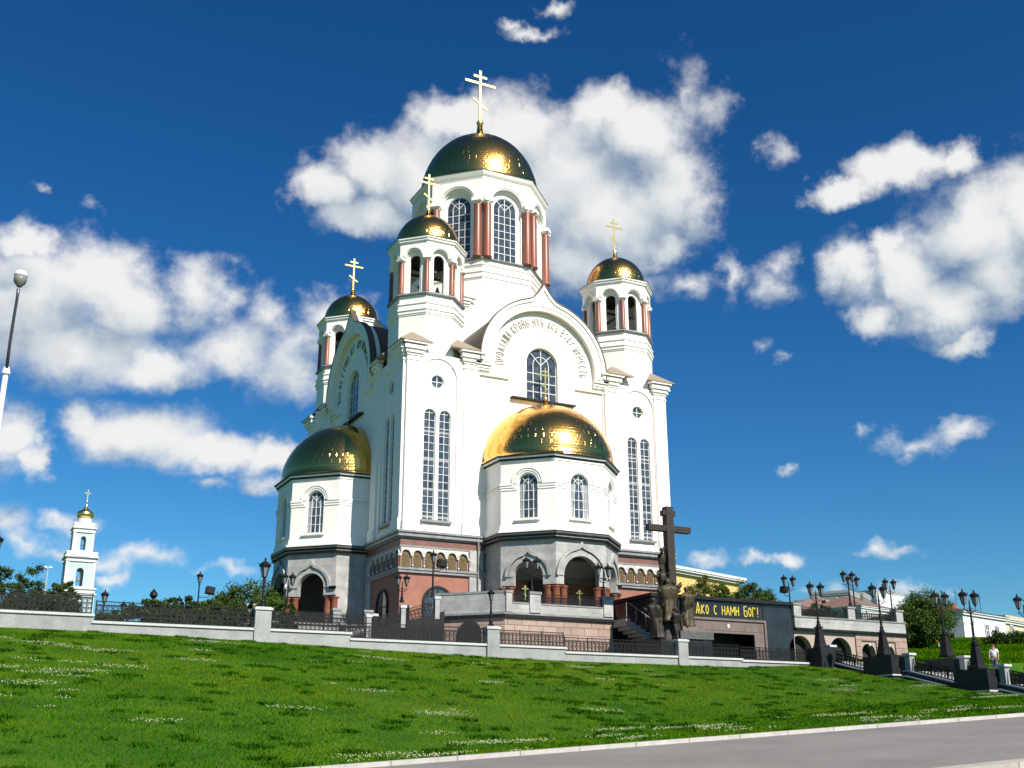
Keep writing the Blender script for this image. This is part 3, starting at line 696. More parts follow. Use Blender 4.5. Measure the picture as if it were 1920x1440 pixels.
# ---------------------------------------------------------------- porch apse (front), then a copy on the left
rA = 5.72; apo = rA * cos(pi / 8); hwA = rA * sin(pi / 8)
ab = MB()
ab.oct([(5.3, .3), (5.3, 6.0)])
for k in range(-2, 3):
    M = RZ(k * pi / 4) @ T(0, -apo); ab.push(M)
    if abs(k) < 2: ab.plate(rect(-hwA, hwA, .38, 6.0), [arch_hole(0, .79, 1.5, 4.2, 22)], -.36, 0)
    else: ab.plate(rect(-hwA, hwA, .38, 6.0), [], -.36, 0)
    if abs(k) < 2:
        for j, (r0, e) in enumerate(((1.28, .13), (1.1, .09), (.95, .05))):
            o = arch_pts(0, 4.24, r0, None, 26, .16 if j < 2 else None); i = arch_pts(0, 4.24, r0 - .13, None, 26); ab.plate(o + i[::-1], [], 0, e)
            for s in (-1, 1): ab.box(*sorted((s * (r0 - .1), s * (hwA + e * .41))), -e, 0.004, 4.24 - .19 * j - .14, 4.24 - .19 * j)
        ab.box(-1.0, 1.0, -.22, 0, 1.3, 1.46)
    else:
        for j in range(3): e = (.13, .09, .05)[j]; ab.box(-hwA - e * .41, hwA + e * .41, -e, 0.004, 4.24 - .19 * j - .14, 4.24 - .19 * j)
    ab.pop()
for z0, z1, e in ((.98, 1.06, .05), (.62, .98, .1), (.56, .62, .16), (.38, .56, .3)): ab.oct([(rA + e, z0), (rA + e, z1)])
apse = cp('porch_apse', ab, WHITE, (0, -13.32, 0)); apse.location = (0, -13.32, -ZB)
b = MB(); b.oct([(rA + .06, 5.9), (rA + .1, 6.05), (rA + .06, 6.1)]); b.oct([(rA + .24, 6.2), (rA + .3, 6.34)]); mk('cornice', b, WHITE, apse)
b = MB(); b.oct([(rA + .16, 6.08), (rA + .24, 6.2)]); b.oct([(rA + .3, 6.34), (rA + .42, 6.38), (rA + .42, 6.46), (5.2, 6.62), (.1, 6.62)]); mk('cornice_roof', b, DARKM, apse)
b = MB(); b.oct([(rA + .24, .08), (rA + .24, .2), (rA + .1, .22), (rA + .1, .3), (rA + .32, .32), (rA + .32, .4)]); b.oct([(rA + .3, -.2), (rA + .14, -.12), (rA + .14, .08), (rA + .34, .10)]) ; mk('moulding', b, DARKM, apse)
b = MB(); b.oct([(rA + .28, .2), (rA + .34, .3)]); b.oct([(rA + .22, -.06), (rA + .24, .04)]); mk('moulding_light', b, MOULD, apse)
wA = window_mesh(.79, 1.5, 4.2, 4, .72, True, .06, curtains=True)
wa = mk('window', wA, [GLASS, FRAME, CURTAIN], apse, (0, -apo + .24, 0))
for k in (-1, 1): p = RZ(k * pi / 4) @ Vector((0, -apo + .24, 0)); link(wa.copy(), apse, p, k * pi / 4)
# granite storey with arches on columns
b = MB()
for k in range(-2, 3):
    M = RZ(k * pi / 4) @ T(0, -apo); b.push(M); big = (k == 0)
    ro, ri = (1.95, 1.53) if big else (1.52, 1.15); sp = -2.95
    if abs(k) < 2:
        o = [(-hwA, -3.6), (-ri, -3.6)] + arch_pts(0, sp, ri, None, 30)[::-1] + [(ri, -3.6), (hwA, -3.6), (hwA, -.1), (-hwA, -.1)]
        b.plate(o, [], -.5, 0)
        og = .42 if big else .5
        o = arch_pts(0, sp, ro + .28, None, 34, og); i = arch_pts(0, sp, ro + .05, None, 34, og * .5); b.plate(o + i[::-1], [], 0, .2)
        o = arch_pts(0, sp, ro, None, 34); i = arch_pts(0, sp, ri + .02, None, 34); b.plate(o + i[::-1], [], 0, .07)
    else: b.plate(rect(-hwA, hwA, -9.8, -.1), [], -.5, 0)
    b.pop()
mk('granite_wall', b, GRAN, apse)
for k in range(-1, 2):
    M = RZ(k * pi / 4) @ T(0, -apo); ro = 2.0 if k == 0 else 1.75
    for s in (-1, 1):
        b = MB(); b.push(M)
        b.box(*sorted((s * (ro), s * (hwA + .1))), -.26, 0.004, -3.0, -2.9); b.box(*sorted((s * (ro - .06), s * (hwA + .06))), -.16, 0.004, -3.12, -3.0)
        b.box(*sorted((s * (ro - .3 if k == 0 else 1.2), s * (hwA + .06))), -.15, .5, -3.72, -3.6)
    b.pop()
mk('impost', b, DARKM, apse)
cA = MB(); cA.lathe([(.36, -6.4), (.36, -6.1), (.3, -6.0), (.285, -3.95), (.3, -3.92), (.36, -3.78), (.4, -3.72)], 18)
c1 = None
for vx in (-67.5, -22.5, 22.5, 67.5):
    for off in ((0, 0), (.62, 1), (.62, -1)):
        if abs(vx) > 60 and off[1] * vx > 0: continue
        a = radians(vx - 90); p = Vector((rA * .955 * cos(a), rA * .955 * sin(a), 0))
        if off[1]:
            fa = radians(vx + off[1] * 22.5 - 90); t = Vector((-sin(fa), cos(fa), 0)) * (off[1] * off[0]); p = p + t
        if c1 is None: c1 = mk('column', cA, REDG, apse, p, 0, True)
        else: link(c1.copy(), apse, p)
b = MB(); b.box(-1.5, 1.5, 1.0 - .42, .9, -6.4, -2.6); b.seg((0, -6.4), (0, -2.6), .08, -.56, -.5); mk('porch_door', b, WOODD, apse, (0, -.45, 0))
b = MB(); b.oct([(5.3, -6.5), (5.3, -6.38)]); mk('porch_floor', b, MOULD, apse); b = MB(); b.oct([(5.2, -.2), (5.2, .2)]); mk('porch_ceiling', b, MOULD, apse)
pr, zt = dome_prof(5.55, 5.15, 6.55, .2, .5)
b = MB(); b.lathe(pr, 96); mk('dome', b, GOLD, apse, smooth=True); seam_ridges(5.55, 5.15, 6.55, 60, 11, apse, 1.2)
mk('cross', cross_mesh(2.75, 12.6, .17, .06), GILT, apse)
copy_tree(apse, church, (-12.75, 0, -ZB), -pi / 2)
# rain pipes on the front
b = MB()
for x in (-6.0, 5.95): b.lathe([(.06, .56), (.06, 14.0)], 8, cx=x, cy=-HY - .1)
cp('rain_pipe', b, WHITE)
b = MB()
for x in (-6.0,): b.lathe([(.06, -6), (.06, .4)], 8, cx=x, cy=-HY - .3)
cp('rain_pipe', b, MOULD)

# ================================================================ SETTING
def sstep(t): t = max(0.0, min(1.0, t)); return t * t * (3 - 2 * t)
KY = -66.5                                   # line of the kerb between lawn and pavement
def pave_z(x, y):
    x = max(-110, min(70, x)); y = max(-100, y)
    return -16.84 + .06 * (x + 42.69) + .032 * (y + 90.474)
def ground_z(x, y):
    lo = pave_z(x, min(y, KY)) + .02 + .02 * max(0, min(y, -33) - KY)
    if y < KY: return pave_z(x, y) - (.02 if y > -76.7 else .6)
    base = -9.75 - .6 * sstep((x + 40) / 32) + .28 * sstep((x - 2) / 7)
    up = base + (.185 - .015 * sstep(x / 9)) * (min(y, -33) + 33)
    k = .35; h = max(0, min(1, .5 + (up - lo) / (2 * k))); z = lo * (1 - h) + up * h + k * h * (1 - h)
    if y > -33:
        z += .3 * sstep((y + 33) / .8) * (1 - sstep((x - 13) / 4))
        r = sstep((x - 14.5) / 8); t = (x - 16) * .42 + (y + 33) * .9; z += r * (4.0 * max(0, min(1, t / 31)) + 2.6 * sstep((t - 31) / 40))
    elif x > 15:
        z += .0 
    fade = sstep((KY + 1.0 - y) / 1.0) if y < KY + 1 else 0
    z = z * (1 - fade) + (pave_z(x, KY) + .03) * fade
    return z
def grid_obj(name, xs, ys, fz, m, smooth=True):
    v = [(x, y, fz(x, y)) for y in ys for x in xs]; nx = len(xs)
    f = [(j * nx + i, j * nx + i + 1, (j + 1) * nx + i + 1, (j + 1) * nx + i) for j in range(len(ys) - 1) for i in range(nx - 1)]
    b = MB(); b.v = v; b.f = f; b.m = [0] * len(f); return mk(name, b, m, smooth=smooth)

def lawn_mat():
    m = bpy.data.materials.new('lawn_soil_and_grass'); m.use_nodes = True; N = m.node_tree.nodes; L = m.node_tree.links
    b = N['Principled BSDF']; b.inputs['Roughness'].default_value = 0.9; b.inputs['Specular IOR Level'].default_value = .1
    tc = N.new('ShaderNodeTexCoord')
    n = N.new('ShaderNodeTexNoise'); n.inputs['Scale'].default_value = .35; n.inputs['Detail'].default_value = 8; n.inputs['Roughness'].default_value = .6; L.new(tc.outputs['Object'], n.inputs['Vector'])
    r = N.new('ShaderNodeValToRGB'); L.new(n.outputs[0], r.inputs[0]); e = r.color_ramp.elements
    e[0].position = .3; e[0].color = (.018, .06, .004, 1); e[1].position = .72; e[1].color = (.07, .14, .008, 1)
    x = e.new(.5); x.color = (.035, .10, .005, 1)
    L.new(r.outputs[0], b.inputs['Base Color']); return m
xs = [-900, -500, -300, -200, -140, -100, -80] + [i * 1.5 - 66 for i in range(100)] + [90, 100, 120, 150, 200, 300, 500, 900]
ys = [-400, -200, -140, -110, -95, -85, -77, -76.6, -72, -68, -66.6, -66.4] + [-66 + i * 1.0 for i in range(33)] + [-33.2, -32.9, -32, -31, -29, -25, -20, -15, -10, -5, 0, 10, 20, 30, 45, 60, 80, 110, 150, 220, 350, 600, 900]
tag(grid_obj('ground', xs, ys, ground_z, lawn_mat()), kind='structure')

ASPH = mat('light_grey_asphalt', (0.205, 0.19, 0.172), 0.85, var=.22, vscale=.35, bump=.15, bscale=40, speck=.2)
ROADM = mat('road_asphalt', (0.09, 0.09, 0.09), 0.85, var=.15, vscale=2, bump=.2, bscale=30)
KERB = mat('kerb_concrete', (0.45, 0.42, 0.39), 00.8, var=.2, vscale=3, bump=.1, brick=(1.6, 9.0, .02, .5, .06))
KERB2 = mat('kerb_concrete_worn', (0.40, 0.37, 0.32), 0.85, var=.2, vscale=4, bump=.2, brick=(3.0, 9.0, .02, .55, .05))
px = [-110 + i * 4 for i in range(46)]
tag(grid_obj('pavement', px, [-76.7, -75, -73, -71, -69, -67.5, KY - .05], lambda x, y: pave_z(x, y) + .004, ASPH), kind='structure')
tag(grid_obj('road', px, [-88, -84, -80, -77.0], lambda x, y: pave_z(x, -77) - .16, ROADM), kind='structure')
def strip(name, y0, y1, dz0, dz1, m):
    b = MB(); n = len(px)
    for x in px:
        z = pave_z(x, y1 if y1 < -70 else KY); b.v += [(x, y0, z + dz0), (x, y0, z + dz1), (x, y1, z + dz1), (x, y1, z + dz0)]
    for i in range(n - 1):
        for k in range(4): b.f.append((i * 4 + k, i * 4 + (k + 1) % 4, (i + 1) * 4 + (k + 1) % 4, (i + 1) * 4 + k))
    b.m = [0] * len(b.f); return tag(mk(name, b, m), kind='structure')
strip('lawn_kerb', KY - .06, KY + .3, -.3, .1, KERB)
strip('road_kerb', -77.1, -76.55, -.5, .03, KERB2)

# plaza between the boundary wall and the terrace, upper church terrace
PAVE = mat('plaza_slabs', (0.17, 0.165, 0.155), 0.8, var=.12, vscale=1.5, brick=(.6, .6, .01, .8, .05))
b = MB(); b.box(-60, 9.6, -32.6, 60, -10.6, -9.78); tag(mk('plaza', b, PAVE), kind='structure')

# ---------------------------------------------------------------- ironwork
def iron_panel(W, H, r=.115, t=.036):
    """ornamental railing panel: rails, scroll rings and diagonals, in wall space from (0,0)"""
    b = MB()
    for z in (.03, H - .03, H - .20): b.box(0, W, -.025, .025, z - .02, z + .02)
    for x in (.015, W - .015): b.box(x - .015, x + .015, -.02, .02, 0, H)
    n = max(1, round(W / (2 * r + .02))); p = W / n
    k = 0
    h0, h1 = .05, H - .22
    rows = max(1, round((h1 - h0) / p)); q = (h1 - h0) / rows
    for i in range(n):
        for j in range(rows):
            cx = p * (i + .5); cz = h0 + q * (j + .5); R = min(p, q) * .46
            pts = [(cx + R * cos(a), cz + R * sin(a)) for a in [2 * pi * t_ / 10 for t_ in range(11)]]
            for a_, b_ in zip(pts[:-1], pts[1:]): b.seg(a_, b_, t, -.012, .012 + .0008 * (k % 3)); k += 1
            R2 = R * .45
            pts = [(cx + R2 * cos(a), cz + R2 * sin(a)) for a in [2 * pi * t_ / 6 + .3 for t_ in range(5)]]
            for a_, b_ in zip(pts[:-1], pts[1:]): b.seg(a_, b_, t * .8, -.010, .010 + .0007 * (k % 3)); k += 1
            b.seg((cx - p / 2, cz - q / 2), (cx - R * .6, cz - R * .6), t, -.011, .0115); b.seg((cx + p / 2, cz + q / 2), (cx + R * .6, cz + R * .6), t, -.011, .0125)
            b.seg((cx + p / 2, cz - q / 2), (cx + R * .6, cz - R * .6), t, -.011, .013); b.seg((cx - p / 2, cz + q / 2), (cx - R * .6, cz + R * .6), t, -.011, .0135)
    m = max(1, round(W / .12)); 
    for i in range(m + 1): b.box(W * i / m - .008, W * i / m + .008, -.008, .008, H - .19, H - .04)
    return b
_panels = {}
def railing(name, label, x0, x1, y, z, H=.9, group=None, parent=None, dirv=(1, 0), slope=0.0):
    """railing of equal iron panels from x0 to x1"""
    L_ = abs(x1 - x0); n = max(1, round(L_ / 1.45)); W = L_ / n
    key = (round(W, 2), H)
    if key not in _panels: _panels[key] = iron_panel(W, H).mesh('iron_panel', [IRON])
    ang = atan2(dirv[1], dirv[0])
    if parent is None: t = thing(name, label, 'railing', (x0, y, z), ang, group)
    else: t = bpy.data.objects.new(name, None); link(t, parent, (x0, y, z), ang)
    for i in range(n):
        o = bpy.data.objects.new('iron_panel', _panels[key]); link(o, t, (i * W, 0, i * W * slope))
        if slope:
            o.matrix_parent_inverse = Matrix.Identity(4)
            o.rotation_euler = (0, -math.atan(slope), 0); o.scale = (1 / cos(math.atan(slope)), 1, 1)
    pm = MB(); pm.box(-.025, .025, -.03, .03, 0, H + .02)
    pm = pm.mesh('post', [IRON])
    for i in range(n + 1): link(bpy.data.objects.new('post', pm), t, (i * W, 0, i * W * slope))
    return t

# ---------------------------------------------------------------- low boundary wall with piers, five level steps
WY = -33.0
wall = thing('boundary_wall', 'low pale granite wall stepping down along the top of the lawn', 'wall', (-27, WY, -10.2))
segs = [(-60, -36.1, -8.98), (-36.1, -23.05, -9.30), (-23.05, -9.87, -9.60), (-9.87, 3.0, -9.84), (3.0, 9.55, -9.92)]
for i, (x0, x1, zt) in enumerate(segs):
    b = MB(); b.box(x0, x1 - .002, -.22, .22, -11.2, zt - .12); o = mk('wall_section', b, WALLG, wall, (27, 0, 10.2))
    b = MB(); b.box(x0 - .05, x1 + (.05 if i < 4 else .2), -.3, .3, zt - .12, zt); mk('coping', b, COPE, wall, (27, 0, 10.2))
piers = [(-27.85, .42, -8.22), (-14.63, .38, -8.62), (-1.58, .36, -8.82)]
for x, w, zt in piers:
    b = MB(); b.box(x - w, x + w, -.36, .3, -11.2, zt - .16); mk('pier', b, WALLG, wall, (27, 0, 10.2))
    b = MB(); b.box(x - w - .06, x + w + .06, -.42, .36, zt - .16, zt - .04); b.box(x - w + .02, x + w - .02, -.34, .28, zt - .04, zt); mk('pier_cap', b, COPE, wall, (27, 0, 10.2))
rg = 'black iron railing sections on the boundary wall'
railing('iron_railing', 'black iron railing at the far left end, on the highest step of the boundary wall', -47.6, -36.2, WY, -8.97, .98, rg)
railing('iron_railing', 'black iron railing between the highest wall step and the lamp-bearing pier left of the church', -36.0, -28.35, WY, -9.29, .98, rg)
railing('iron_railing', 'black iron railing just right of the pale pier with a lamp, before the left porch', -27.35, -23.1, WY, -9.29, .92, rg)
railing('iron_railing', 'black iron railing before the shaded ramp, left of the middle wall pier', -23.0, -15.1, WY, -9.59, .86, rg)
railing('iron_railing', 'black iron railing right of the middle pier, before the pink stone terrace wall', -14.2, -9.9, WY, -9.59, .84, rg)
railing('iron_railing', 'black iron railing below the pink terrace wall, left of the pier by the monument', -9.8, -2.0, WY, -9.83, .84, rg)
railing('iron_railing', 'black iron railing right of the pier by the monument, before the black granite entrance', -1.15, 2.9, WY, -9.83, .84, rg)
railing('iron_railing', 'black iron railing on the lowest wall step, ending at the lamp by the steps', 3.1, 9.2, WY, -9.91, .84, rg)

# ---------------------------------------------------------------- church terrace
ter = thing('terrace', 'granite terrace with pink rough stone wall and grey parapet before the front porch', 'terrace', (-6, -23, -9.8))
def tp(name, b, m, loc=(6, 23, 9.8)): return mk(name, b, m, ter, loc)
poly = [(-12.2, -12), (-12.2, -19.2), (-8.65, -22.9), (-.1, -22.9), (-.1, -12)]
def slab(b, poly, z0, z1, grow=0.0):
    cx = sum(p[0] for p in poly) / len(poly); cy = sum(p[1] for p in poly) / len(poly)
    P = [Vector((x, y)) for x, y in poly]; n = len(P); O = []
    for i in range(n):
        a, p, c = P[i - 1], P[i], P[(i + 1) % n]
        e1 = (p - a).normalized(); e2 = (c - p).normalized(); n1 = Vector((e1.y, -e1.x)); n2 = Vector((e2.y, -e2.x))
        if n1.dot(p - Vector((cx, cy))) < 0: n1 = -n1
        if n2.dot(p - Vector((cx, cy))) < 0: n2 = -n2
        m = (n1 + n2); m = m / max(.3, m.dot(n1)); O.append(p + m * grow)
    vs = [(p.x, p.y, z0) for p in O] + [(p.x, p.y, z1) for p in O]
    b.add(vs, [tuple(range(n)), tuple(range(n, 2 * n))] + [(i, (i + 1) % n, n + (i + 1) % n, n + i) for i in range(n)])
b = MB(); slab(b, poly, -9.85, -6.78); tp('terrace_wall', b, PINKB)
b = MB(); slab(b, poly, -6.78, -6.58, .18); tp('cornice', b, DARKM)
b = MB(); slab(b, poly, -6.58, -6.42, .06); tp('floor', b, MOULD)
def wallrun(name, pts, w, z0, z1, m, par, loc):
    for (a, c) in zip(pts[:-1], pts[1:]):
        a = Vector(a); c = Vector(c); d = c - a; l = d.length; ang = atan2(d.y, d.x)
        b = MB(); b.box(-w * .4, l + w * .4, -w / 2, w / 2, z0, z1); b.push(Matrix.Identity(4)); b.pop()
        b.v = [tuple(T(a.x, a.y) @ RZ(ang) @ Vector(p)) for p in b.v]
        mk(name, b, m, par, loc)
L6 = (6, 23, 9.8)
wallrun('parapet', [(-12.0, -19.2), (-8.55, -22.72)], .34, -6.42, -5.14, GRAN, ter, L6)
wallrun('parapet_cap', [(-12.0, -19.2), (-8.5, -22.76)], .42, -5.14, -4.98, MOULD, ter, L6)
b = MB(); b.box(-8.6, -8.14, -23.02, -22.6, -6.42, -5.14); tp('parapet_end', b, GRAN)
b = MB(); b.box(-8.66, -8.1, -23.06, -22.56, -5.14, -4.97); tp('parapet_cap', b, MOULD)
b = MB(); b.box(-8.1, -.1, -22.94, -22.62, -6.42, -5.84); tp('parapet', b, GRAN)
b = MB(); b.box(-8.08, -.08, -22.98, -22.58, -5.84, -5.74); tp('parapet_cap', b, MOULD)
for x, w in ((-6.36, .42), (-.46, .38)):
    b = MB(); b.box(x - w, x + w, -23.04, -22.5, -6.4, -5.14); tp('parapet_post', b, GRAN)
    b = MB(); b.box(x - w - .06, x + w + .06, -23.1, -22.44, -5.14, -4.97); tp('parapet_cap', b, MOULD)
railing('terrace_railing', '', -8.05, -6.85, .22, 4.06, .72, parent=ter, dirv=(1, 0)).location = (-2.05, .22, 4.06)
railing('terrace_railing', '', -5.9, -.9, .22, 4.06, .68, parent=ter).location = (.1, .22, 4.06)
for x, z in ((-7.05, -5.55), (-2.72, -5.6)):
    cm = cross_mesh(1.0, 0, .03, .028); o = mk('gilt_cross', cm, GILT, ter, (x + 6, -.04 + .2, z + 9.8 + .0))
# dark arched niche in the terrace wall and the shaded wall beneath the chamfer
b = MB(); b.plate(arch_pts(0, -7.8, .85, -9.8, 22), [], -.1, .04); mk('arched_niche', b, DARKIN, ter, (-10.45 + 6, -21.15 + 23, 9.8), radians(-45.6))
# side stair on the right end
st = thing('terrace_stair', 'narrow stone stair with thin handrail going down right of the terrace, behind the bronze monument', 'stairs', (-.1, -23.9, -9.8))
b = MB()
for i in range(15): b.box(i * .40 + .02, (i + 1) * .40 + .018, -.75, .95, max(0, 3.38 - (i + 1) * .22 - .5), 3.38 - (i + 1) * .22)
mk('step_flight', b, mat('worn_step_stone', (.30, .27, .24), .8, var=.25, vscale=4), st)
b = MB(); b.box(.05, 5.6, -.5, .9, 0, .3); mk('footing', b, DARKM, st)
b = MB(); b.tube([(0.1, -.72, 4.25), (.4, -.72, 4.2), (6.2, -.72, 1.0)], .03, 6); mk('handrail', b, MOULD, st)
for i in range(8):
    b = MB(); x = .1 + i * .8; zt = 4.25 - max(0, x - .4) * .55; b.box(x - .02, x + .02, -.74, -.7, max(0, zt - 1.0), zt); mk('baluster', b, MOULD, st)

# ramp stairs at the left of the terrace
rs = thing('ramp_stair', 'dark stair with sloping iron balustrade rising from the left to the terrace', 'stairs', (-12.2, -19, -9.8))
b = MB()
for i in range(16): b.box(-(i + 1) * .36, -i * .36 - .002, -1.6, 3.6, 0, 3.3 - (i + 1) * .15)
mk('step_flight', b, DARKM, rs)  # ramp's shade put into the near-black colour of steps and side walls
for y in (-1.7, 3.7):
    b = MB(); b.add([(0, y - .14, 0), (-6.4, y - .14, 0), (-6.4, y - .14, 1.55), (0, y - .14, 3.45), (0, y + .14, 0), (-6.4, y + .14, 0), (-6.4, y + .14, 1.55), (0, y + .14, 3.45)],
        [(0, 1, 2, 3), (4, 7, 6, 5), (0, 3, 7, 4), (1, 5, 6, 2), (3, 2, 6, 7)]); mk('stringer_wall', b, DARKM, rs)
    for k, x in enumerate((-.55, -3.0, -5.4)):
        zt = 3.45 + x * .30
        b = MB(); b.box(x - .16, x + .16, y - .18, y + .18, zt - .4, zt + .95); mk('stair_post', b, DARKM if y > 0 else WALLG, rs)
        b = MB(); b.box(x - .22, x + .22, y - .23, y + .23, zt + .95, zt + 1.12); mk('post_cap', b, COPE, rs)
    for (xa, xb) in ((-5.2, -3.2), (-2.8, -.75)):
        t = railing('stair_railing', '', xa, xb, 0, 0, .78, parent=rs, slope=.30); t.location = (xa, y, 3.45 + xa * .30 + .03)
# raised court before the left porch, with granite posts
b = MB(); b.box(-24, -12.25, -9.5, 14, -9.8, -6.42)
lc = thing('porch_court', 'raised granite court before the left porch with a low iron railing', 'terrace', (-18, -9, -9.8))
b = MB(); b.box(-6.6, 5.7, -.6, 23, 0, 3.35); mk('court_wall', b, GRAN, lc)
b = MB(); b.box(-6.75, 5.7, -.75, 23, 3.35, 3.45); mk('coping', b, MOULD, lc)
for x in (-4.6, 1.9, 4.4):
    b = MB(); b.box(x - .3, x + .3, -.62, -.1, 3.45, 4.45); b.box(x - .38, x + .38, -.68, -.04, 4.45, 4.62); mk('court_post', b, WALLG, lc)
railing('court_railing', '', -4.2, 1.5, 0, 0, .8, parent=lc).location = (-4.2, -.4, 3.5)
railing('court_railing', '', 2.25, 4.05, 0, 0, .8, parent=lc).location = (2.25, -.4, 3.5)

# ---------------------------------------------------------------- black granite entrance building
en = thing('museum_entrance', 'low polished black granite entrance block with gold lettering over a dark recessed doorway', 'building', (9, -24, -9.8))
BLK = mat('polished_black_granite', (.022, .026, .03), .2, var=.4, vscale=1.3, brick=(1.2, .9, .006, .6, .12))
BRG = mat('brown_entrance_granite', (.17, .125, .11), .5, var=.25, vscale=2)
b = MB(); b.box(-6.4, -3.6, 0, 13, 0, 4.86); b.box(3.62, 6.45, 0, 13, 0, 4.86); b.box(-3.6, 3.62, .05, 13, 2.7, 4.86); b.box(-3.6, 3.62, 3, 13, 0, 2.7)
mk('wall', b, BLK, en)
b = MB(); b.box(-6.6, 6.65, -.25, 13.2, 4.9, 5.15); mk('roof_edge', b, DARKM, en)
b = MB(); b.box(-6.45, 3.3, -.04, 0, 3.66, 4.8); mk('name_board', b, mat('black_name_board', (.016, .017, .02), .25), en)
b = MB(); b.box(-3.62, 3.72, -.16, 0, 3.48, 3.64); b.box(3.56, 3.74, -.16, 0, 0, 3.48); b.box(-3.62, -3.44, -.16, 0, 0, 3.48)
b.box(-3.42, 3.54, -.05, 0, 2.75, 3.46); b.box(2.78, 3.54, -.05, 0, 0, 2.73); b.box(-3.42, -2.7, -.05, 0, 0, 2.73)
b.box(-2.7, 2.78, -.1, .05, 2.56, 2.72); b.box(2.6, 2.76, -.1, .05, 0, 2.56); b.box(-2.7, -2.54, -.1, .05, 0, 2.56)
mk('door_surround', b, BRG, en)
b = MB(); b.box(-2.5, 2.6, 2.2, 2.3, 0, 2.7); mk('door', b, DARKIN, en)
b = MB(); b.box(.16, .34, -.09, -.05, 2.98, 3.24); mk('light_fitting', b, FRAME, en)
x = -2.62
for c, w, h in (('Я', .44, .82), ('К', .3, .66), ('О', .3, .66), (' ', .3, 0), ('С', .28, .66), (' ', .3, 0), ('Н', .3, .66), ('А', .34, .66), ('М', .42, .66), ('И', .3, .66), (' ', .32, 0), ('Б', .32, .72), ('О', .32, .66), ('Г', .3, .66), ('!', .24, .7)):
    if c != ' ':
        lb = MB(); glyph(lb, c, x, 3.88, w * .84, h, .078, .04, .09); mk('gold_letter', lb, mat('gold_paint', (.62, .47, .06), .35, .15), en)
    x += w * .84 + .125

# ---------------------------------------------------------------- right wing of the terrace
rw = thing('terrace_wing', 'pink stone wall with arched openings under a grey parapet, right of the black entrance', 'terrace', (21, -24, -9.8))
b = MB()
b.plate([(-5.5, -.6), (6.0, -.6), (6.0, 3.1), (-5.5, 3.1)], [arch_hole(-4.95, 1.1, .0, 1.6, 20), arch_hole(-.95, 1.1, .0, 1.6, 20)] + [arch_hole(x, .72, .3, 1.62, 16) for x in (1.95, 4.0)], -.6, 0)
for f in list(b.f): pass
mk('stone_wall', b, PINKS, rw)
b = MB(); b.plate([(1.0 - .0, 0), (6.05, 0), (6.05, 3.1), (.6, 3.1), (.6, 0)], [rect(1.15, 2.75, -.0 + .01, 2.55), rect(3.2, 4.8, .01, 2.55)], 0, .12)
mk('rough_stone_facing', b, PINKB, rw)
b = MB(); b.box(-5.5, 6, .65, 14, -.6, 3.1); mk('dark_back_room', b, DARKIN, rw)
b = MB(); b.box(-5.5, 6.4, -.35, 14.4, 3.1, 3.26); mk('cornice', b, DARKM, rw)
b = MB(); b.box(-5.5, 6.0, -.2, .15, 3.26, 4.06); mk('parapet', b, GRAN, rw)
b = MB(); b.box(-5.5, 6.05, -.26, .2, 4.06, 4.16); mk('parapet_cap', b, MOULD, rw)
b = MB(); b.box(-5.5, 6.0, .15, 14, 3.26, 3.34); mk('floor', b, PAVE, rw)
for x in (-5.2, .3, 5.45):
    b = MB(); b.box(x - .36, x + .36, -.25, .3, 4.16, 4.98); mk('parapet_post', b, GRAN, rw)
    b = MB(); b.box(x - .43, x + .43, -.32, .36, 4.98, 5.12); mk('post_cap', b, MOULD, rw)
for xa, xb in ((-4.8, -.1), (.7, 5.05)):
    railing('parapet_railing', '', xa, xb, 0, 0, .74, parent=rw).location = (xa, 0, 4.18)
for x in (1.95, 4.0):
    b = MB(); b.sphere((0, 0, 0), .12, 10); mk('wall_lamp', b, LAMPG, rw, (x, -.16, 2.2), 0, True)
    b = MB(); b.box(-.72, .72, -.05, .05, 0, .75); mk('orange_panel', b, mat('orange_board', (.45, .10, .02), .6), rw, (x, .3, .0))

# ================================================================ NEAR STEPS
def stair_z(y):
    P = [(-33.4, -9.8), (-37.5, -10.8), (-40.4, -10.86), (-44.5, -11.86), (-47.0, -11.92), (-51.2, -12.85)]
    for (a, za), (b_, zb) in zip(P[:-1], P[1:]):
        if b_ <= y <= a: return za + (zb - za) * (a - y) / (a - b_)
    return P[0][1] if y > -33.4 else P[-1][1]
sx0, sx1 = 9.95, 14.6
gs = thing('lawn_stair', 'broad flight of grey granite steps between dark balustrades, descending the right side of the lawn', 'stairs', (12.3, -42, -13))
SL = (-12.3, 42, 13)
b = MB(); y = -33.4
while y > -51.1:
    z = stair_z(y); b.box(sx0 + .2, sx1 - .2, y - .352, y - .002, -13.6, z); y -= .35
mk('step_flight', b, mat('step_granite', (.40, .40, .385), .7, var=.15, vscale=3), gs, SL)
DKG = mat('dark_plinth_granite', (.016, .018, .020), .5, var=.4, vscale=2.2, bump=.05, spec=.3)
EDG = mat('pale_step_edge', (.5, .52, .53), .6)
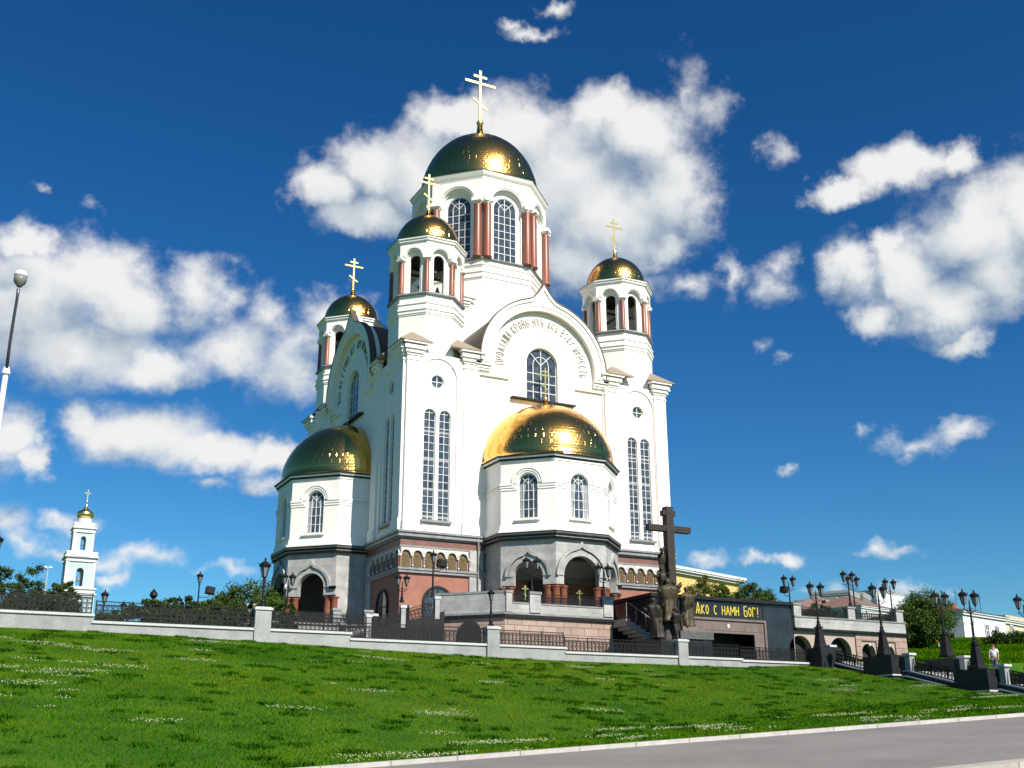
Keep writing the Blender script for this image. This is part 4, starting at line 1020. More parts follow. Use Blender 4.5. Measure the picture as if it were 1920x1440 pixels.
for X, s in ((sx0, -1), (sx1, 1)):
    b = MB()
    ys = [-33.4, -37.5, -40.4, -44.5, -47.0, -51.2]
    for a, c in zip(ys[:-1], ys[1:]):
        za, zc = stair_z(a) + .02, stair_z(c) + .02
        for (w0, w1, dz0, dz1) in ((-.28, .28, -3, -.16), (-.34, .34, -.16, -.04), (-.22, .22, -.04, .04)):
            v = []
            for yy, zz in ((a - .001, za), (c, zc)): v += [(X + w0, yy, zz + dz0), (X + w1, yy, zz + dz0), (X + w1, yy, zz + dz1), (X + w0, yy, zz + dz1)]
            b.add(v, [(0, 1, 2, 3), (4, 7, 6, 5), (0, 4, 5, 1), (1, 5, 6, 2), (2, 6, 7, 3), (3, 7, 4, 0)], 1 if dz1 > 0 or dz1 == -.04 and False else 0)
    mk('stringer', b, [DKG, EDG], gs, SL)
    b = MB()
    for a, c in zip(ys[:-1], ys[1:]):
        za, zc = stair_z(a) - .34, stair_z(c) - .34; v = []
        for yy, zz in ((a - .001, za), (c, zc)): v += [(X + s * .28, yy, zz), (X + s * .42, yy, zz), (X + s * .42, yy, zz + .09), (X + s * .28, yy, zz + .09)]
        b.add(v, [(0, 1, 2, 3), (4, 7, 6, 5), (0, 4, 5, 1), (1, 5, 6, 2), (2, 6, 7, 3), (3, 7, 4, 0)])
    mk('base_edge', b, EDG, gs, SL)
    for (ya, yb) in ((-34.1, -37.5), (-40.75, -44.4), (-47.5, -51.0)):
        sl_ = (stair_z(yb) - stair_z(ya)) / (ya - yb)
        t = railing('stair_railing', '', 0, ya - yb, 0, 0, .78, parent=gs, dirv=(0, -1), slope=sl_); t.location = (X - 12.3, ya + 42, stair_z(ya) + 13.04)
    for yp in (-33.75, -40.45, -47.15):
        b = MB(); b.box(X - .2, X + .2, yp - .2, yp + .2, stair_z(yp), stair_z(yp) + .95); mk('stair_post', b, WALLG, gs, SL)
        b = MB(); b.box(X - .3, X + .3, yp - .3, yp + .3, stair_z(yp) + .95, stair_z(yp) + 1.08); mk('post_cap', b, COPE, gs, SL)
    for (ya, yb, zt) in ((-37.6, -39.95, -9.88), (-44.5, -46.85, -11.1)):
        b = MB(); e = s * .15; b.box(X - 1.0 if s < 0 else X - .35, X + .35 if s < 0 else X + 1.0, yb, ya, -14, zt); b.v = b.v
        mk('plinth', b, DKG, gs, SL)
        b = MB(); b.box(X - 1.08 if s < 0 else X - .42, X + .42 if s < 0 else X + 1.08, yb - .07, ya + .07, zt - 1.22, zt - 1.14); mk('plinth_edge', b, EDG, gs, SL)
b = MB(); b.box(8.6, 10.4, -34.3, -32.7, -11, -9.02); mk('plinth', b, DKG, gs, SL)

# ================================================================ STREET LANTERNS
LG = mat('lantern_glass', (.16, .19, .21), .12, 0, spec=.8)
def lantern_meshes(s=1.0):
    b = MB(); n = 6; f = s
    b.lathe([(.02 * f, -.08 * f), (.07 * f, -.03 * f), (.06 * f, .03 * f), (.13 * f, .05 * f), (.13 * f, .08 * f)], 8)
    for k in range(n):
        a = 2 * pi * k / n; b.tube([(.12 * f * cos(a), .12 * f * sin(a), .06 * f), (.24 * f * cos(a), .24 * f * sin(a), .60 * f)], .016 * f, 4)
    b.lathe([(.255 * f, .58 * f), (.30 * f, .62 * f), (.31 * f, .68 * f), (.24 * f, .76 * f), (.15 * f, .84 * f), (.06 * f, .88 * f), (.05 * f, .93 * f), (.07 * f, .96 * f), (.015 * f, 1.08 * f)], 12)
    for k in range(n):
        a = 2 * pi * k / n; c_, s_ = cos(a), sin(a)
        b.add([(.29 * f * c_ - .05 * f * s_, .29 * f * s_ + .05 * f * c_, .66 * f), (.29 * f * c_ + .05 * f * s_, .29 * f * s_ - .05 * f * c_, .66 * f), (.37 * f * c_, .37 * f * s_, .80 * f), (.25 * f * c_, .25 * f * s_, .70 * f)], [(0, 1, 2), (1, 3, 2), (3, 0, 2), (0, 3, 1)])
    g = MB(); g.lathe([(.115 * f, .07 * f), (.23 * f, .595 * f)], 6)
    return b.mesh('lantern', [IRON]), g.mesh('glass', [LG])
LANT = {}
def add_lantern(parent, loc, s=1.0):
    if s not in LANT: LANT[s] = lantern_meshes(s)
    o = link(bpy.data.objects.new('lantern', LANT[s][0]), parent, loc); link(bpy.data.objects.new('glass', LANT[s][1]), o, (0, 0, 0)); return o
LM = {}
def lamp(label, loc, H, heads=2, obelisk=False, spread=.46, rz=0.0, s=.86, group='black cast iron lantern posts', flood=None, name=None):
    t = thing(name or 'street_lamp', label, 'street lamp', loc, rz, group)
    key = (round(H, 2), heads, obelisk, spread, s)
    if key not in LM:
        zt = H - 1.08 * s if heads == 1 else H - 1.25 * s
        b = MB(); p = 0.0
        ped = None
        if obelisk:
            ped = MB(); ped.taper(.36, .36, 0, .12); ped.taper(.33, .28, .12, .3); ped.taper(.28, .14, .3, 1.35); ped.taper(.2, .2, 1.35, 1.45)
            ped = ped.mesh('pedestal', [IRON]); p = 1.45
        b.lathe([(.16, p), (.16, p + .12), (.1, p + .2), (.12, p + .3), (.075, p + .4), (.065, p + (zt - p) * .55), (.09, p + (zt - p) * .57), (.06, p + (zt - p) * .6), (.05, zt - .12), (.085, zt - .08), (.05, zt - .02), (.035, zt + (.0 if heads == 1 else .45 * s)), (.01, zt + (.02 if heads == 1 else .6 * s))], 10)
        arm = None
        if heads == 2:
            arm = MB()
            for d in (-1, 1):
                arm.tube([(0, 0, zt - .25), (d * spread * .5, 0, zt - .22), (d * spread * .9, 0, zt - .1), (d * spread, 0, zt + .08)], .026, 6)
                arm.tube([(0, 0, zt + .0), (d * spread * .45, 0, zt + .0), (d * spread * .62, 0, zt - .14)], .016, 5)
                arm.tube([(d * spread, 0, zt - .02), (d * spread * 1.25, 0, zt - .12), (d * spread * 1.3, 0, zt - .02)], .014, 5)
            arm = arm.mesh('arm', [IRON])
        LM[key] = (b.mesh('pole', [IRON]), arm, ped, zt)
    pole, arm, ped, zt = LM[key]
    link(bpy.data.objects.new('pole', pole), t, (0, 0, 0))
    if arm: link(bpy.data.objects.new('arm', arm), t, (0, 0, 0))
    if ped: link(bpy.data.objects.new('pedestal', ped), t, (0, 0, 0))
    if heads == 1: add_lantern(t, (0, 0, zt), s)
    else:
        for d in (-1, 1): add_lantern(t, (d * spread, 0, zt + .16), s)
    if flood:
        dx, dz, w = flood
        b = MB(); b.tube([(0, 0, dz), (dx * .8, 0, dz), (dx, 0, dz + .2)], .03, 6); mk('bracket', b, IRON, t)
        b = MB(); b.box(-w, w, -.28, .28, -.26, .26); b.box(-w * .8, w * .8, -.34, -.28, -.2, .2); o = mk('floodlight', b, IRON, t, (dx, 0, dz + .5)); o.rotation_euler = (0, radians(8), 0)
    return t
G1 = 'single lantern posts'; G2 = 'twin lantern posts'
lamp('single lantern post on the pale wall pier left of the church', (-27.85, WY, -8.22), 2.6, 1, s=1.02, group=G1)
lamp('single lantern post on the middle wall pier, before the pink terrace wall', (-14.63, WY, -8.62), 2.2, 1, s=.72, group=G1)
lamp('twin lantern post with obelisk base where the low wall meets the lawn steps', (9.6, -33.2, -9.02), 4.45, 2, True, group=G2)
lamp('twin lantern post on the upper near plinth of the lawn steps', (9.6, -38.8, -9.88), 4.5, 2, True, group=G2)
lamp('largest twin lantern post, on the lower near plinth of the lawn steps', (9.6, -45.7, -11.1), 4.5, 2, True, group=G2)
lamp('twin lantern post on the upper far plinth of the lawn steps, before the big tree', (15.0, -38.8, -9.75), 4.2, 2, True, group=G2)
lamp('rightmost twin lantern post, on the lower far plinth of the lawn steps', (15.0, -45.0, -10.9), 4.4, 2, True, group=G2)
def at_y(u, v, Y):
    d = FW + RT * ((u - 960) / FPX) - UP * ((v - 720) / FPX); return CAM + d * ((Y - CAM.y) / d.y)
lamp('twin lantern post with two small floodlights above the black entrance roof', (18.85, -20, -5.5), 3.75, 2, flood=(-.55, 2.0, .2), group=G2)
lamp('twin lantern post at the left pier of the right terrace parapet', (21.4, -24.1, -4.68), 2.9, 2, group=G2)
lamp('twin lantern post just behind the parapet of the right terrace', (23.9, -22, -6.4), 4.7, 2, group=G2)
lamp('twin lantern post at the far end of the right terrace', (27.5, -22.5, -6.4), 4.6, 2, group=G2)
lamp('tall single lantern post with a floodlight box beside the arched red wall window', (-12.2, -18.7, -5.2), 3.35, 1, s=.85, flood=(.65, 1.9, .3), group=G1)
lamp('twin lantern post on the shaded ramp stair, against the terracotta wall', (-15.2, -20.5, -5.9), 1.95, 2, spread=.3, s=.8, group=G2)
lamp('twin lantern post before the arch of the left porch', (-19.9, -9.3, -5.4), 2.75, 2, spread=.3, s=.9, group=G2)
lamp('twin lantern post on the first parapet post of the front porch terrace', (-6.4, -22.6, -4.97), 2.55, 2, spread=.42, s=.9, group=G2)
lamp('twin lantern post on the second parapet post, before the large porch arch', (-.5, -22.5, -4.97), 2.5, 2, spread=.42, s=.95, group=G2)
def lamp_at(label, u, vt, D, H, **k):
    p = spot(u, vt, D); return lamp(label, (p.x, p.y, p.z - H), H, **k)
lamp_at('small single lantern post behind the left railing, beside the pale bell tower', 198, 1105, 74, 4.6, heads=1, group=G1)
lamp_at('slim single lantern post with a floodlight box, left of the shrubs', 376, 1071, 80, 6.2, heads=1, s=.8, flood=(.8, 4.35, .3), group=G1)
lamp_at('low twin lantern post half hidden by bushes left of the floodlight post', 345, 1117, 84, 4.5, heads=2, spread=.33, group=G2)
lamp_at('twin lantern post whose tops just show over the left railing', 241, 1127, 84, 4.5, heads=2, spread=.33, group=G2)
lamp_at('lantern post cut by the left edge of the photo', -1, 1000, 60, 9.0, heads=1, group=G1)

# small flag-shaped bronze statue silhouette beyond the railing
p = spot(288, 1103, 84)
t = thing('small_statue', 'small dark statue with a raised pointed wing seen above the left railing', 'statue', (p.x, p.y, p.z - 4.2))
b = MB(); b.lathe([(.5, 0), (.5, 2.4), (.6, 2.5), (.3, 2.7)], 8); mk('pedestal', b, DKG, t)
b = MB(); b.lathe([(.12, 2.7), (.16, 2.95), (.1, 3.05), (.17, 3.2), (.1, 3.4), (.2, 3.5), (.3, 3.65), (.27, 3.85), (.14, 4.0), (.0, 4.2)], 10, cx=.05)
b.sphere((-.42, 0, 2.8), .17, 10); b.sphere((.42, 0, 2.75), .15, 10); mk('figure', b, IRON, t)

# ================================================================ BRONZE MONUMENT
mo = thing('monument', 'tall dark bronze cross with robed figures spiralling round its foot, on a black pedestal', 'monument', (1.5, -28, -9.8))
MBZ = mat('dark_bronze', (.030, .022, .014), .6, .2, var=.5, vscale=2.5, bump=.3, bscale=5)
MBL = mat('lit_robe_bronze', (.075, .056, .026), .6, .25, var=.5, vscale=2.2, bump=.6, bscale=6)  # paler copy of the bronze: sunlight on some robes put into the colour
b = MB(); b.box(-.29, .29, -.26, .26, 0, 10.55); b.box(-.95, .95, -.0, .0001, 0, .0001) if False else None
mk('cross_shaft', b, MBZ, mo)
b = MB(); b.box(-1.75, -.292, -.22, .22, 8.8, 9.22); b.box(.292, 1.75, -.22, .22, 8.8, 9.22); mk('cross_arm', b, MBZ, mo)
b = MB(); b.box(-.52, -.292, -.2, .2, 9.92, 10.28); b.box(.292, .52, -.2, .2, 9.92, 10.28); mk('cross_upper_arm', b, MBZ, mo)
b = MB(); b.box(-1.9, 2.2, -1.3, 1.6, 0, 1.35); mk('pedestal', b, DKG, mo)
b = MB(); b.box(-.4, 2.3, -1.4, 1.7, 1.45, 1.95); mk('pedestal_top', b, mat('monument_ledge', (.10, .10, .10), .35, var=.3, vscale=3), mo)
b = MB(); b.box(.0, 1.8, -1.1, 1.3, 1.95, 2.3); mk('pedestal_block', b, BRG, mo)
def figure(x, y, z, H, turn, lean=0.0, w=1.0, seed=0, arms=((.25, 1), (-.25, .4)), light=True, bow=0.0, child=False):
    rnd = random.Random(seed); b = MB(); n = 28; rows = 22; vs = []
    ph = [rnd.uniform(0, 6.28) for _ in range(5)]
    for j in range(rows + 1):
        t = j / rows; zz = t * H * .84
        r = (.29 - .08 * t ** .8 + .05 * max(0, .12 - t) / .12) if t < .55 else (.245 - .03 * sin((t - .55) / .3 * pi) + (.10 * sin((t - .55) / .45 * pi) if t > .6 else 0))
        if t > .93: r *= (1 - (t - .93) / .07 * .62)
        r *= w * H / 1.85
        cx = lean * t ** 1.5; cy = -bow * max(0, t - .6) ** 1.3
        for i in range(n):
            a = 2 * pi * i / n
            fold = 1 + (.2 * sin(4 * a + ph[0] + t * 3.2) + .12 * sin(7 * a + ph[1] - t * 4) + .06 * sin(12 * a + ph[2])) * (1 - t * .5)
            vs.append((cx + r * fold * cos(a) * 1.08, cy + r * fold * sin(a) * .82, zz))
    fs = [(j * n + i, j * n + (i + 1) % n, (j + 1) * n + (i + 1) % n, (j + 1) * n + i) for j in range(rows) for i in range(n)]
    fs += [tuple(range(n))[::-1], tuple(rows * n + i for i in range(n))]
    b.add(vs, fs)
    hx, hy = lean, -bow * .3; hz = H * .915; s = H / 1.85
    b.tube([(hx * .95, hy * .8, H * .8), (hx, hy, H * .88)], [.085 * s, .07 * s], 8)
    hd = []; 
    b.push(T(hx, hy, hz)); b.lathe([(.0, -.13 * s), (.06 * s, -.12 * s), (.09 * s, -.06 * s), (.105 * s, .02 * s), (.10 * s, .08 * s), (.06 * s, .125 * s), (0, .135 * s)], 12)
    b.add([(-.02 * s, -.095 * s, .03 * s), (.02 * s, -.095 * s, .03 * s), (0, -.135 * s, -.02 * s), (0, -.09 * s, -.03 * s)], [(0, 1, 2), (1, 3, 2), (3, 0, 2), (0, 3, 1)])
    b.lathe([(.112 * s, .0), (.118 * s, .06 * s), (.09 * s, .125 * s), (.0, .15 * s)], 10, cy=.015 * s); b.pop()
    for k, (out, up) in enumerate(arms):
        sd_ = 1 if k == 0 else -1
        sh = Vector((hx * .85 + sd_ * .17 * s * w, hy * .6, H * .76)); el_ = sh + Vector((sd_ * .16 * s, -.12 * s, -.26 * s + .2 * up * s)); ha = el_ + Vector((-sd_ * .1 * s + out * s, -.16 * s, .26 * up * s))
        b.tube([sh, (sh + el_) / 2 + Vector((0, 0, .02)), el_, (el_ + ha) / 2, ha], [.085 * s, .085 * s, .075 * s, .08 * s, .045 * s], 8)
        for f_ in range(4): b.tube([ha, ha + Vector(((f_ - 1.5) * .018 * s, -.05 * s, .03 * s)), ha + Vector(((f_ - 1.5) * .022 * s, -.08 * s, .01 * s))], [.014 * s, .012 * s, .008 * s], 5)
        b.tube([ha, ha + Vector((sd_ * .05 * s, -.03 * s, .01 * s))], [.014 * s, .010 * s], 5)
    o = mk('robed_figure', b, MBL if light else MBZ, mo, (x, y, z), turn, True); return o
figure(-.62, .1, 5.35, 2.35, .4, .1, .75, 1, light=False, arms=((0, 1.6), (0, 1.5)))
figure(-.75, -.15, 4.2, 2.1, -.5, -.05, .85, 2, light=False)
figure(-.75, -.45, 2.6, 2.9, -.3, .1, 1.15, 3, bow=.3)
figure(-1.35, -.2, 1.5, 2.7, -.6, -.25, 1.0, 4, light=False, bow=.5)
figure(-.35, -.95, 1.45, 2.0, .2, -.2, .9, 5, bow=.7, light=False)
figure(.72, -.66, 2.3, 2.7, .3, .0, 1.15, 6, bow=.2)
figure(1.3, -.1, 2.3, 2.55, .9, -.1, .85, 7, bow=.2)
figure(.45, -.75, 2.0, 2.4, .1, .05, .8, 8, light=False, bow=.3, arms=((.1, .6), (-.1, .6)))
figure(-.35, -.62, 3.4, 1.9, 0, .1, .8, 9, light=False, bow=.3)
figure(.55, .7, 3.2, 2.4, 2.6, .0, .9, 10, light=False)
b = MB(); b.lathe([(1.2, 1.35), (1.0, 2.2), (.75, 3.2), (.6, 4.4), (.4, 5.6)], 14, cx=-.3, cy=.25); mk('spiral_rock', b, MBZ, mo)

# ================================================================ WALKING PERSON
def person():
    H = Vector((0, 0, 0))
    p = spot(1861, 1208, 66.0); z0 = p.z - 1.74
    t = thing('person', 'person in white shirt and grey trousers walking on the lawn steps', 'person', (p.x, p.y, z0), radians(-60))
    def skin(name, verts, edges, rad, m, parent, roots=(0,)):
        me = bpy.data.meshes.new(name); me.from_pydata(verts, edges, []); o = bpy.data.objects.new(name, me); link(o, parent)
        mod = o.modifiers.new('skin', 'SKIN'); mod.use_smooth_shade = True
        for i, r in enumerate(rad): me.skin_vertices[0].data[i].radius = r if isinstance(r, tuple) else (r, r)
        for r in roots: me.skin_vertices[0].data[r].use_root = True
        o.modifiers.new('sub', 'SUBSURF').levels = 1; o.modifiers['sub'].render_levels = 1; me.materials.append(m); return o
    SK = mat('skin', (.42, .24, .17), .6)
    V = [(0, 0, .95), (0, 0, 1.15), (0, 0, 1.38), (0, -.02, 1.5), (0, -.03, 1.6), (0, -.03, 1.68),
         (.18, 0, 1.4), (.24, .05, 1.13), (.23, -.08, .90), (-.18, 0, 1.4), (-.25, -.04, 1.14), (-.24, -.18, .93),
         (.09, 0, .9), (.1, -.12, .5), (.1, -.06, .09), (.1, -.2, .05), (-.09, 0, .9), (-.1, .1, .5), (-.1, .24, .12), (-.1, .14, .05)]
    E_ = [(0, 1), (1, 2), (2, 3), (3, 4), (4, 5), (2, 6), (6, 7), (7, 8), (2, 9), (9, 10), (10, 11), (0, 12), (12, 13), (13, 14), (14, 15), (0, 16), (16, 17), (17, 18), (18, 19)]
    R_ = [(.14, .1), (.13, .1), (.15, .1), .055, .09, .085, .06, .045, .032, .06, .045, .032, .085, .06, .04, .035, .085, .06, .04, .035]
    body = skin('body', V, E_, R_, SK, t)
    for s, hv in ((1, Vector((.23, -.08, .90))), (-1, Vector((-.24, -.18, .93)))):
        b = MB()
        for k in range(4):
            x = (k - 1.5) * .018; L_ = (.07, .08, .075, .06)[k]
            b.tube([hv + Vector((x * .3, 0, 0)), hv + Vector((x, -.01, -.04)), hv + Vector((x, -.03, -.04 - L_ * .5)), hv + Vector((x * .9, -.055, -.04 - L_ * .7))], [.012, .01, .009, .007], 5)
        b.tube([hv, hv + Vector((-s * .035, -.02, -.03)), hv + Vector((-s * .035, -.035, -.06))], [.013, .011, .008], 5)
        mk('hand', b, SK, t)
    skin('shirt', [(0, 0, .93), (0, 0, 1.15), (0, 0, 1.39), (.18, 0, 1.41), (.23, .04, 1.2), (-.18, 0, 1.41), (-.23, -.03, 1.2)], [(0, 1), (1, 2), (2, 3), (3, 4), (2, 5), (5, 6)], [(.17, .13), (.16, .125), (.175, .125), .08, .075, .08, .075], mat('white_shirt', (.6, .62, .6), .8), t)
    skin('trousers', [(0, 0, .94), (.09, 0, .86), (.1, -.12, .5), (.1, -.06, .12), (-.09, 0, .86), (-.1, .1, .5), (-.1, .24, .16)], [(0, 1), (1, 2), (2, 3), (0, 4), (4, 5), (5, 6)], [(.155, .12), .11, .085, .07, .11, .085, .07], mat('grey_trousers', (.10, .10, .11), .8), t)
    b = MB(); b.lathe([(.09, -.02), (.1, .04), (.085, .09), (.04, .12), (0, .125)], 12, cy=.012); mk('hair', b, mat('brown_hair', (.05, .03, .02), .7), t, (0, -.02, 1.64), 0, True)
person()

# ================================================================ ROADSIDE LAMP AND BLUE BOARD AT THE LEFT EDGE
p = spot(37.5, 512, 24); base = ground_z(p.x, p.y)
q = spot(11, 700, 24)
t = thing('roadside_lamp', 'tall white roadside lamp post with slender dark arm and white dome lamp', 'street lamp', (q.x, q.y, base), 0)
b = MB(); b.lathe([(.08, 0), (.07, 1), (.055, q.z - base)], 14); mk('pole', b, mat('white_post_paint', (.62, .64, .66), .4), t, smooth=True)
b = MB(); b.lathe([(.085, 0), (.09, .02), (.06, .16)], 12); mk('collar', b, FRAME, t, (0, 0, q.z - base - .02))
def off(u, v): r = spot(u, v, 24); return (r.x - q.x, r.y - q.y, r.z - base)
b = MB(); b.tube([off(11, 702), off(19, 640), off(27, 590), off(32, 560), off(34.5, 541)], [.035, .033, .032, .03, .035], 8); mk('arm', b, mat('dark_arm_paint', (.09, .09, .11), .35, .4), t, smooth=True)
o3 = off(36, 538)
b = MB(); b.lathe([(.05, 0), (.07, .04), (.12, .09), (.135, .16), (.135, .24)], 16); mk('lamp_housing', b, mat('grey_lamp_housing', (.2, .19, .17), .5), t, o3, 0, True)
b = MB(); b.lathe([(.138, .24), (.135, .30), (.11, .35), (.06, .385), (0, .39)], 16); mk('lamp_dome', b, FRAME, t, o3, 0, True)
p = spot(-72, 1350, 26); z0 = ground_z(p.x, p.y)
t = thing('blue_board', 'pale blue board with a ledge, only its right edge showing at the left border', 'sign', (p.x, p.y, z0))
b = MB(); b.box(-.7, .70, -.06, .06, .25, 1.15); mk('board', b, mat('pale_blue_paint', (.30, .48, .56), .5, var=.1), t)
b = MB(); b.box(-.78, .76, -.12, .12, .15, .25); mk('ledge', b, FRAME, t)
b = MB(); b.box(-.6, -.5, -.05, .05, -.3, .15); mk('leg', b, FRAME, t)
b = MB(); b.box(.55, .65, -.05, .05, -.3, .15); mk('leg', b, FRAME, t)
p = spot(90, 1064, 120)
t = thing('mast_lamp', 'thin pale mast with two flat lamp heads beside the old bell tower', 'street lamp', (p.x, p.y, -10))
b = MB(); b.lathe([(.14, 0), (.09, p.z + 10)], 8); mk('mast', b, mat('galvanised_steel', (.45, .46, .46), .5, .3), t)
for s in (-1, 1): b = MB(); b.box(*sorted((s * .08, s * .42)), -.14, .14, p.z + 9.95, p.z + 10.1); mk('lamp_head', b, FRAME, t)

# ================================================================ OLD BELL TOWER FAR LEFT
PT = mat('pale_blue_plaster', (.45, .55, .57), .8, var=.08); PW = mat('white_plaster', (.60, .61, .60), .8)
p = spot(141, 1125, 230)
t = thing('old_bell_tower', 'pale blue and white tiered bell tower with a small gilded onion dome, far left', 'bell tower', (p.x, p.y, -10))
def lv(v): return spot(150, v, 230).z + 10
def tier(name, w, z0, z1, open_half, oz0, ospr, m):
    b = MB()
    for k in range(4):
        b.push(RZ(k * pi / 2) @ T(0, -w)); 
        b.plate(rect(-w, w, z0, z1), [arch_hole(0, open_half, oz0, ospr, 14)] if open_half else [], -.5, 0)
        b.pop()
    return mk(name, b, m, t)
b = MB(); b.box(-3.9, 3.9, -3.9, 3.9, 0, lv(1118)); mk('lower_tier', b, PT, t)
b = MB(); b.box(-4.2, 4.2, -4.2, 4.2, lv(1118), lv(1115)); b.box(-3.8, 3.8, -3.8, 3.8, lv(1115), lv(1107)); b.box(-4.1, 4.1, -4.1, 4.1, lv(1107), lv(1104)); mk('cornice', b, PW, t)
tier('middle_tier', 3.3, lv(1104), lv(1052), .85, lv(1101), lv(1073), PT)
b = MB()
for sx in (-1, 1):
    for sy in (-1, 1): b.box(*sorted((sx * 2.7, sx * 3.45)), *sorted((sy * 2.7, sy * 3.45)), lv(1104), lv(1053))
b.box(-3.6, 3.6, -3.6, 3.6, lv(1053), lv(1050)); b.box(-3.4, 3.4, -3.4, 3.4, lv(1050), lv(1045)); b.box(-3.9, 3.9, -3.9, 3.9, lv(1045), lv(1042)); b.box(-3.6, 3.6, -3.6, 3.6, lv(1042), lv(1033))
b.add([(-1.6, -3.98, lv(1044)), (1.6, -3.98, lv(1044)), (0, -3.98, lv(1036)), (-1.6, -3.6, lv(1044)), (1.6, -3.6, lv(1044)), (0, -3.6, lv(1036))], [(0, 1, 2), (3, 5, 4), (0, 3, 4, 1), (1, 4, 5, 2), (2, 5, 3, 0)])
mk('entablature', b, PW, t)
tier('upper_tier', 2.3, lv(1033), lv(992), .62, lv(1029), lv(1007), PT)
b = MB()
for sx in (-1, 1):
    for sy in (-1, 1): b.box(*sorted((sx * 1.75, sx * 2.45)), *sorted((sy * 1.75, sy * 2.45)), lv(1033), lv(994))
b.box(-2.6, 2.6, -2.6, 2.6, lv(994), lv(990)); b.box(-2.45, 2.45, -2.45, 2.45, lv(990), lv(986)); b.box(-2.8, 2.8, -2.8, 2.8, lv(986), lv(983)); mk('upper_entablature', b, PW, t)
b = MB()
for k in range(4):
    b.push(RZ(k * pi / 2) @ T(0, -2.2)); b.plate(arch_pts(0, lv(983), 1.35, None, 18), [], -2.1, .2); b.pop()
mk('arched_gable', b, PW, t)
b = MB(); b.lathe([(1.75, lv(980)), (1.7, lv(963)), (1.85, lv(962))], 20); mk('drum', b, PW, t)
zz = lv(962); b = MB(); b.lathe([(1.5, zz), (2.0, zz + .35), (2.12, zz + .8), (1.9, zz + 1.3), (1.1, zz + 1.75), (.45, zz + 2.2), (.22, zz + 2.9), (.15, zz + 3.4)], 28)
mk('onion_dome', b, GILT, t, smooth=True)
b = MB(); zc_ = zz + 3.6; b.sphere((0, 0, zc_), .28, 10); b.box(-.1, .1, -.08, .08, zc_, zc_ + 2.7); b.box(-.7, .7, -.08, .08, zc_ + 1.8, zc_ + 2.0); mk('cross', b, GILT, t)
t.scale = (.86, .86, 1)
for z, s in ((lv(1080), 1.0), (lv(1012), .7)):
    b = MB(); b.lathe([(.02, 0), (.2, -.1), (.4, -.8), (.55, -1.0)], 12); o = mk('bell', b, BELL, t, (0, -1.5, z)); o.scale = (s, s, s)

# ================================================================ HOUSES
def house(name, label, cat, A, Bp, H, depth, walls, roofm, roofh, wins=(), eave=.4, base=None, flat=False, side=1):
    """A, Bp: world points of the front wall's two lower corners; wins = (u0,u1,z0,z1) as fractions / metres"""
    A = Vector(A); Bp = Vector(Bp); d = Bp - A; L_ = sqrt(d.x ** 2 + d.y ** 2); ang = atan2(d.y, d.x)
    t = thing(name, label, cat, (A.x, A.y, base if base is not None else min(A.z, Bp.z)), ang)
    b = MB(); b.box(0, L_, 0, depth, -2, H); mk('wall', b, walls, t)
    b = MB(); b.box(-eave * .6, L_ + eave * .6, -eave * .6, depth + eave * .6, H - .45, H - .15); b.box(-eave, L_ + eave, -eave, depth + eave, H - .15, H + .05); mk('cornice', b, PW, t)
    b = MB(); e = eave + .1
    if flat: b.box(-e, L_ + e, -e, depth + e, H + .05, H + .05 + roofh)
    else:
        ins = min(depth / 2, L_ / 2) * .96
        b.add([(-e, -e, H + .05), (L_ + e, -e, H + .05), (L_ + e, depth + e, H + .05), (-e, depth + e, H + .05), (ins, depth / 2, H + roofh), (L_ - ins, depth / 2, H + roofh)], [(0, 3, 2, 1), (0, 1, 5, 4), (2, 3, 4, 5), (1, 2, 5), (3, 0, 4)])
    mk('roof', b, roofm, t)
    for (u, w, z0, z1) in wins:
        b = MB(); b.box(-w / 2, w / 2, -.08, 0, z0, z1, 0); 
        for x in (-w / 2, 0, w / 2): b.box(x - .05, x + .05, -.14, -.08, z0, z1, 1)
        for z in (z0, (z0 * .35 + z1 * .65), z1): b.box(-w / 2 - .05, w / 2 + .05, -.15, -.08, z - .05, z + .05, 1)
        mk('window', b, [GLASS, FRAME], t, (u * L_, 0, 0))
    return t
REDR = mat('dark_red_sheet_roof', (.14, .035, .03), .6, var=.25)
A = spot(1812, 1210, 140); Bp = spot(1890, 1204, 148)
h = house('white_house', 'white two storey house with a dark red roof beyond the lawn steps', 'house', (A.x, A.y, A.z), (Bp.x, Bp.y, A.z), spot(1806, 1143, 140).z - A.z, 13, mat('white_house_wall', (.66, .67, .68), .8, var=.04), REDR, 1.9,
      [(.22, .9, -.2, 1.3), (.2, .7, 2.9, 3.5), (.52, .9, .9, 3.0), (.76, .9, .9, 3.0)])
for k, (x, y, hh) in enumerate(((3, 4, 4.2), (6, 7, 3.2), (11, 6, 5.0), (16, 5, 4.6))):
    b = MB(); b.tube([(x, y, 3.5), (x, y, 3.5 + hh)], .04, 5); b.box(x - .4, x + .4, y - .02, y + .02, 3.2 + hh, 3.26 + hh); mk('antenna', b, IRON, h)
b = MB(); b.box(4.0, 4.9, 3, 3.8, 4.3, 6.0); mk('chimney', b, TERRA, h)
A = spot(1888, 1204, 152); Bp = spot(1990, 1200, 166)
house('beige_house', 'beige low house with arched gateway at the right edge', 'house', (A.x, A.y, A.z), (Bp.x, Bp.y, A.z), spot(1888, 1161, 152).z - A.z, 12, mat('beige_house_wall', (.62, .50, .36), .8), mat('cream_roof', (.5, .45, .35), .7), .6, [(.1, .9, .3, 2.4), (.5, .9, .3, 2.4)], flat=True)
A = spot(1262, 1140, 138); Bp = spot(1388, 1140, 149)
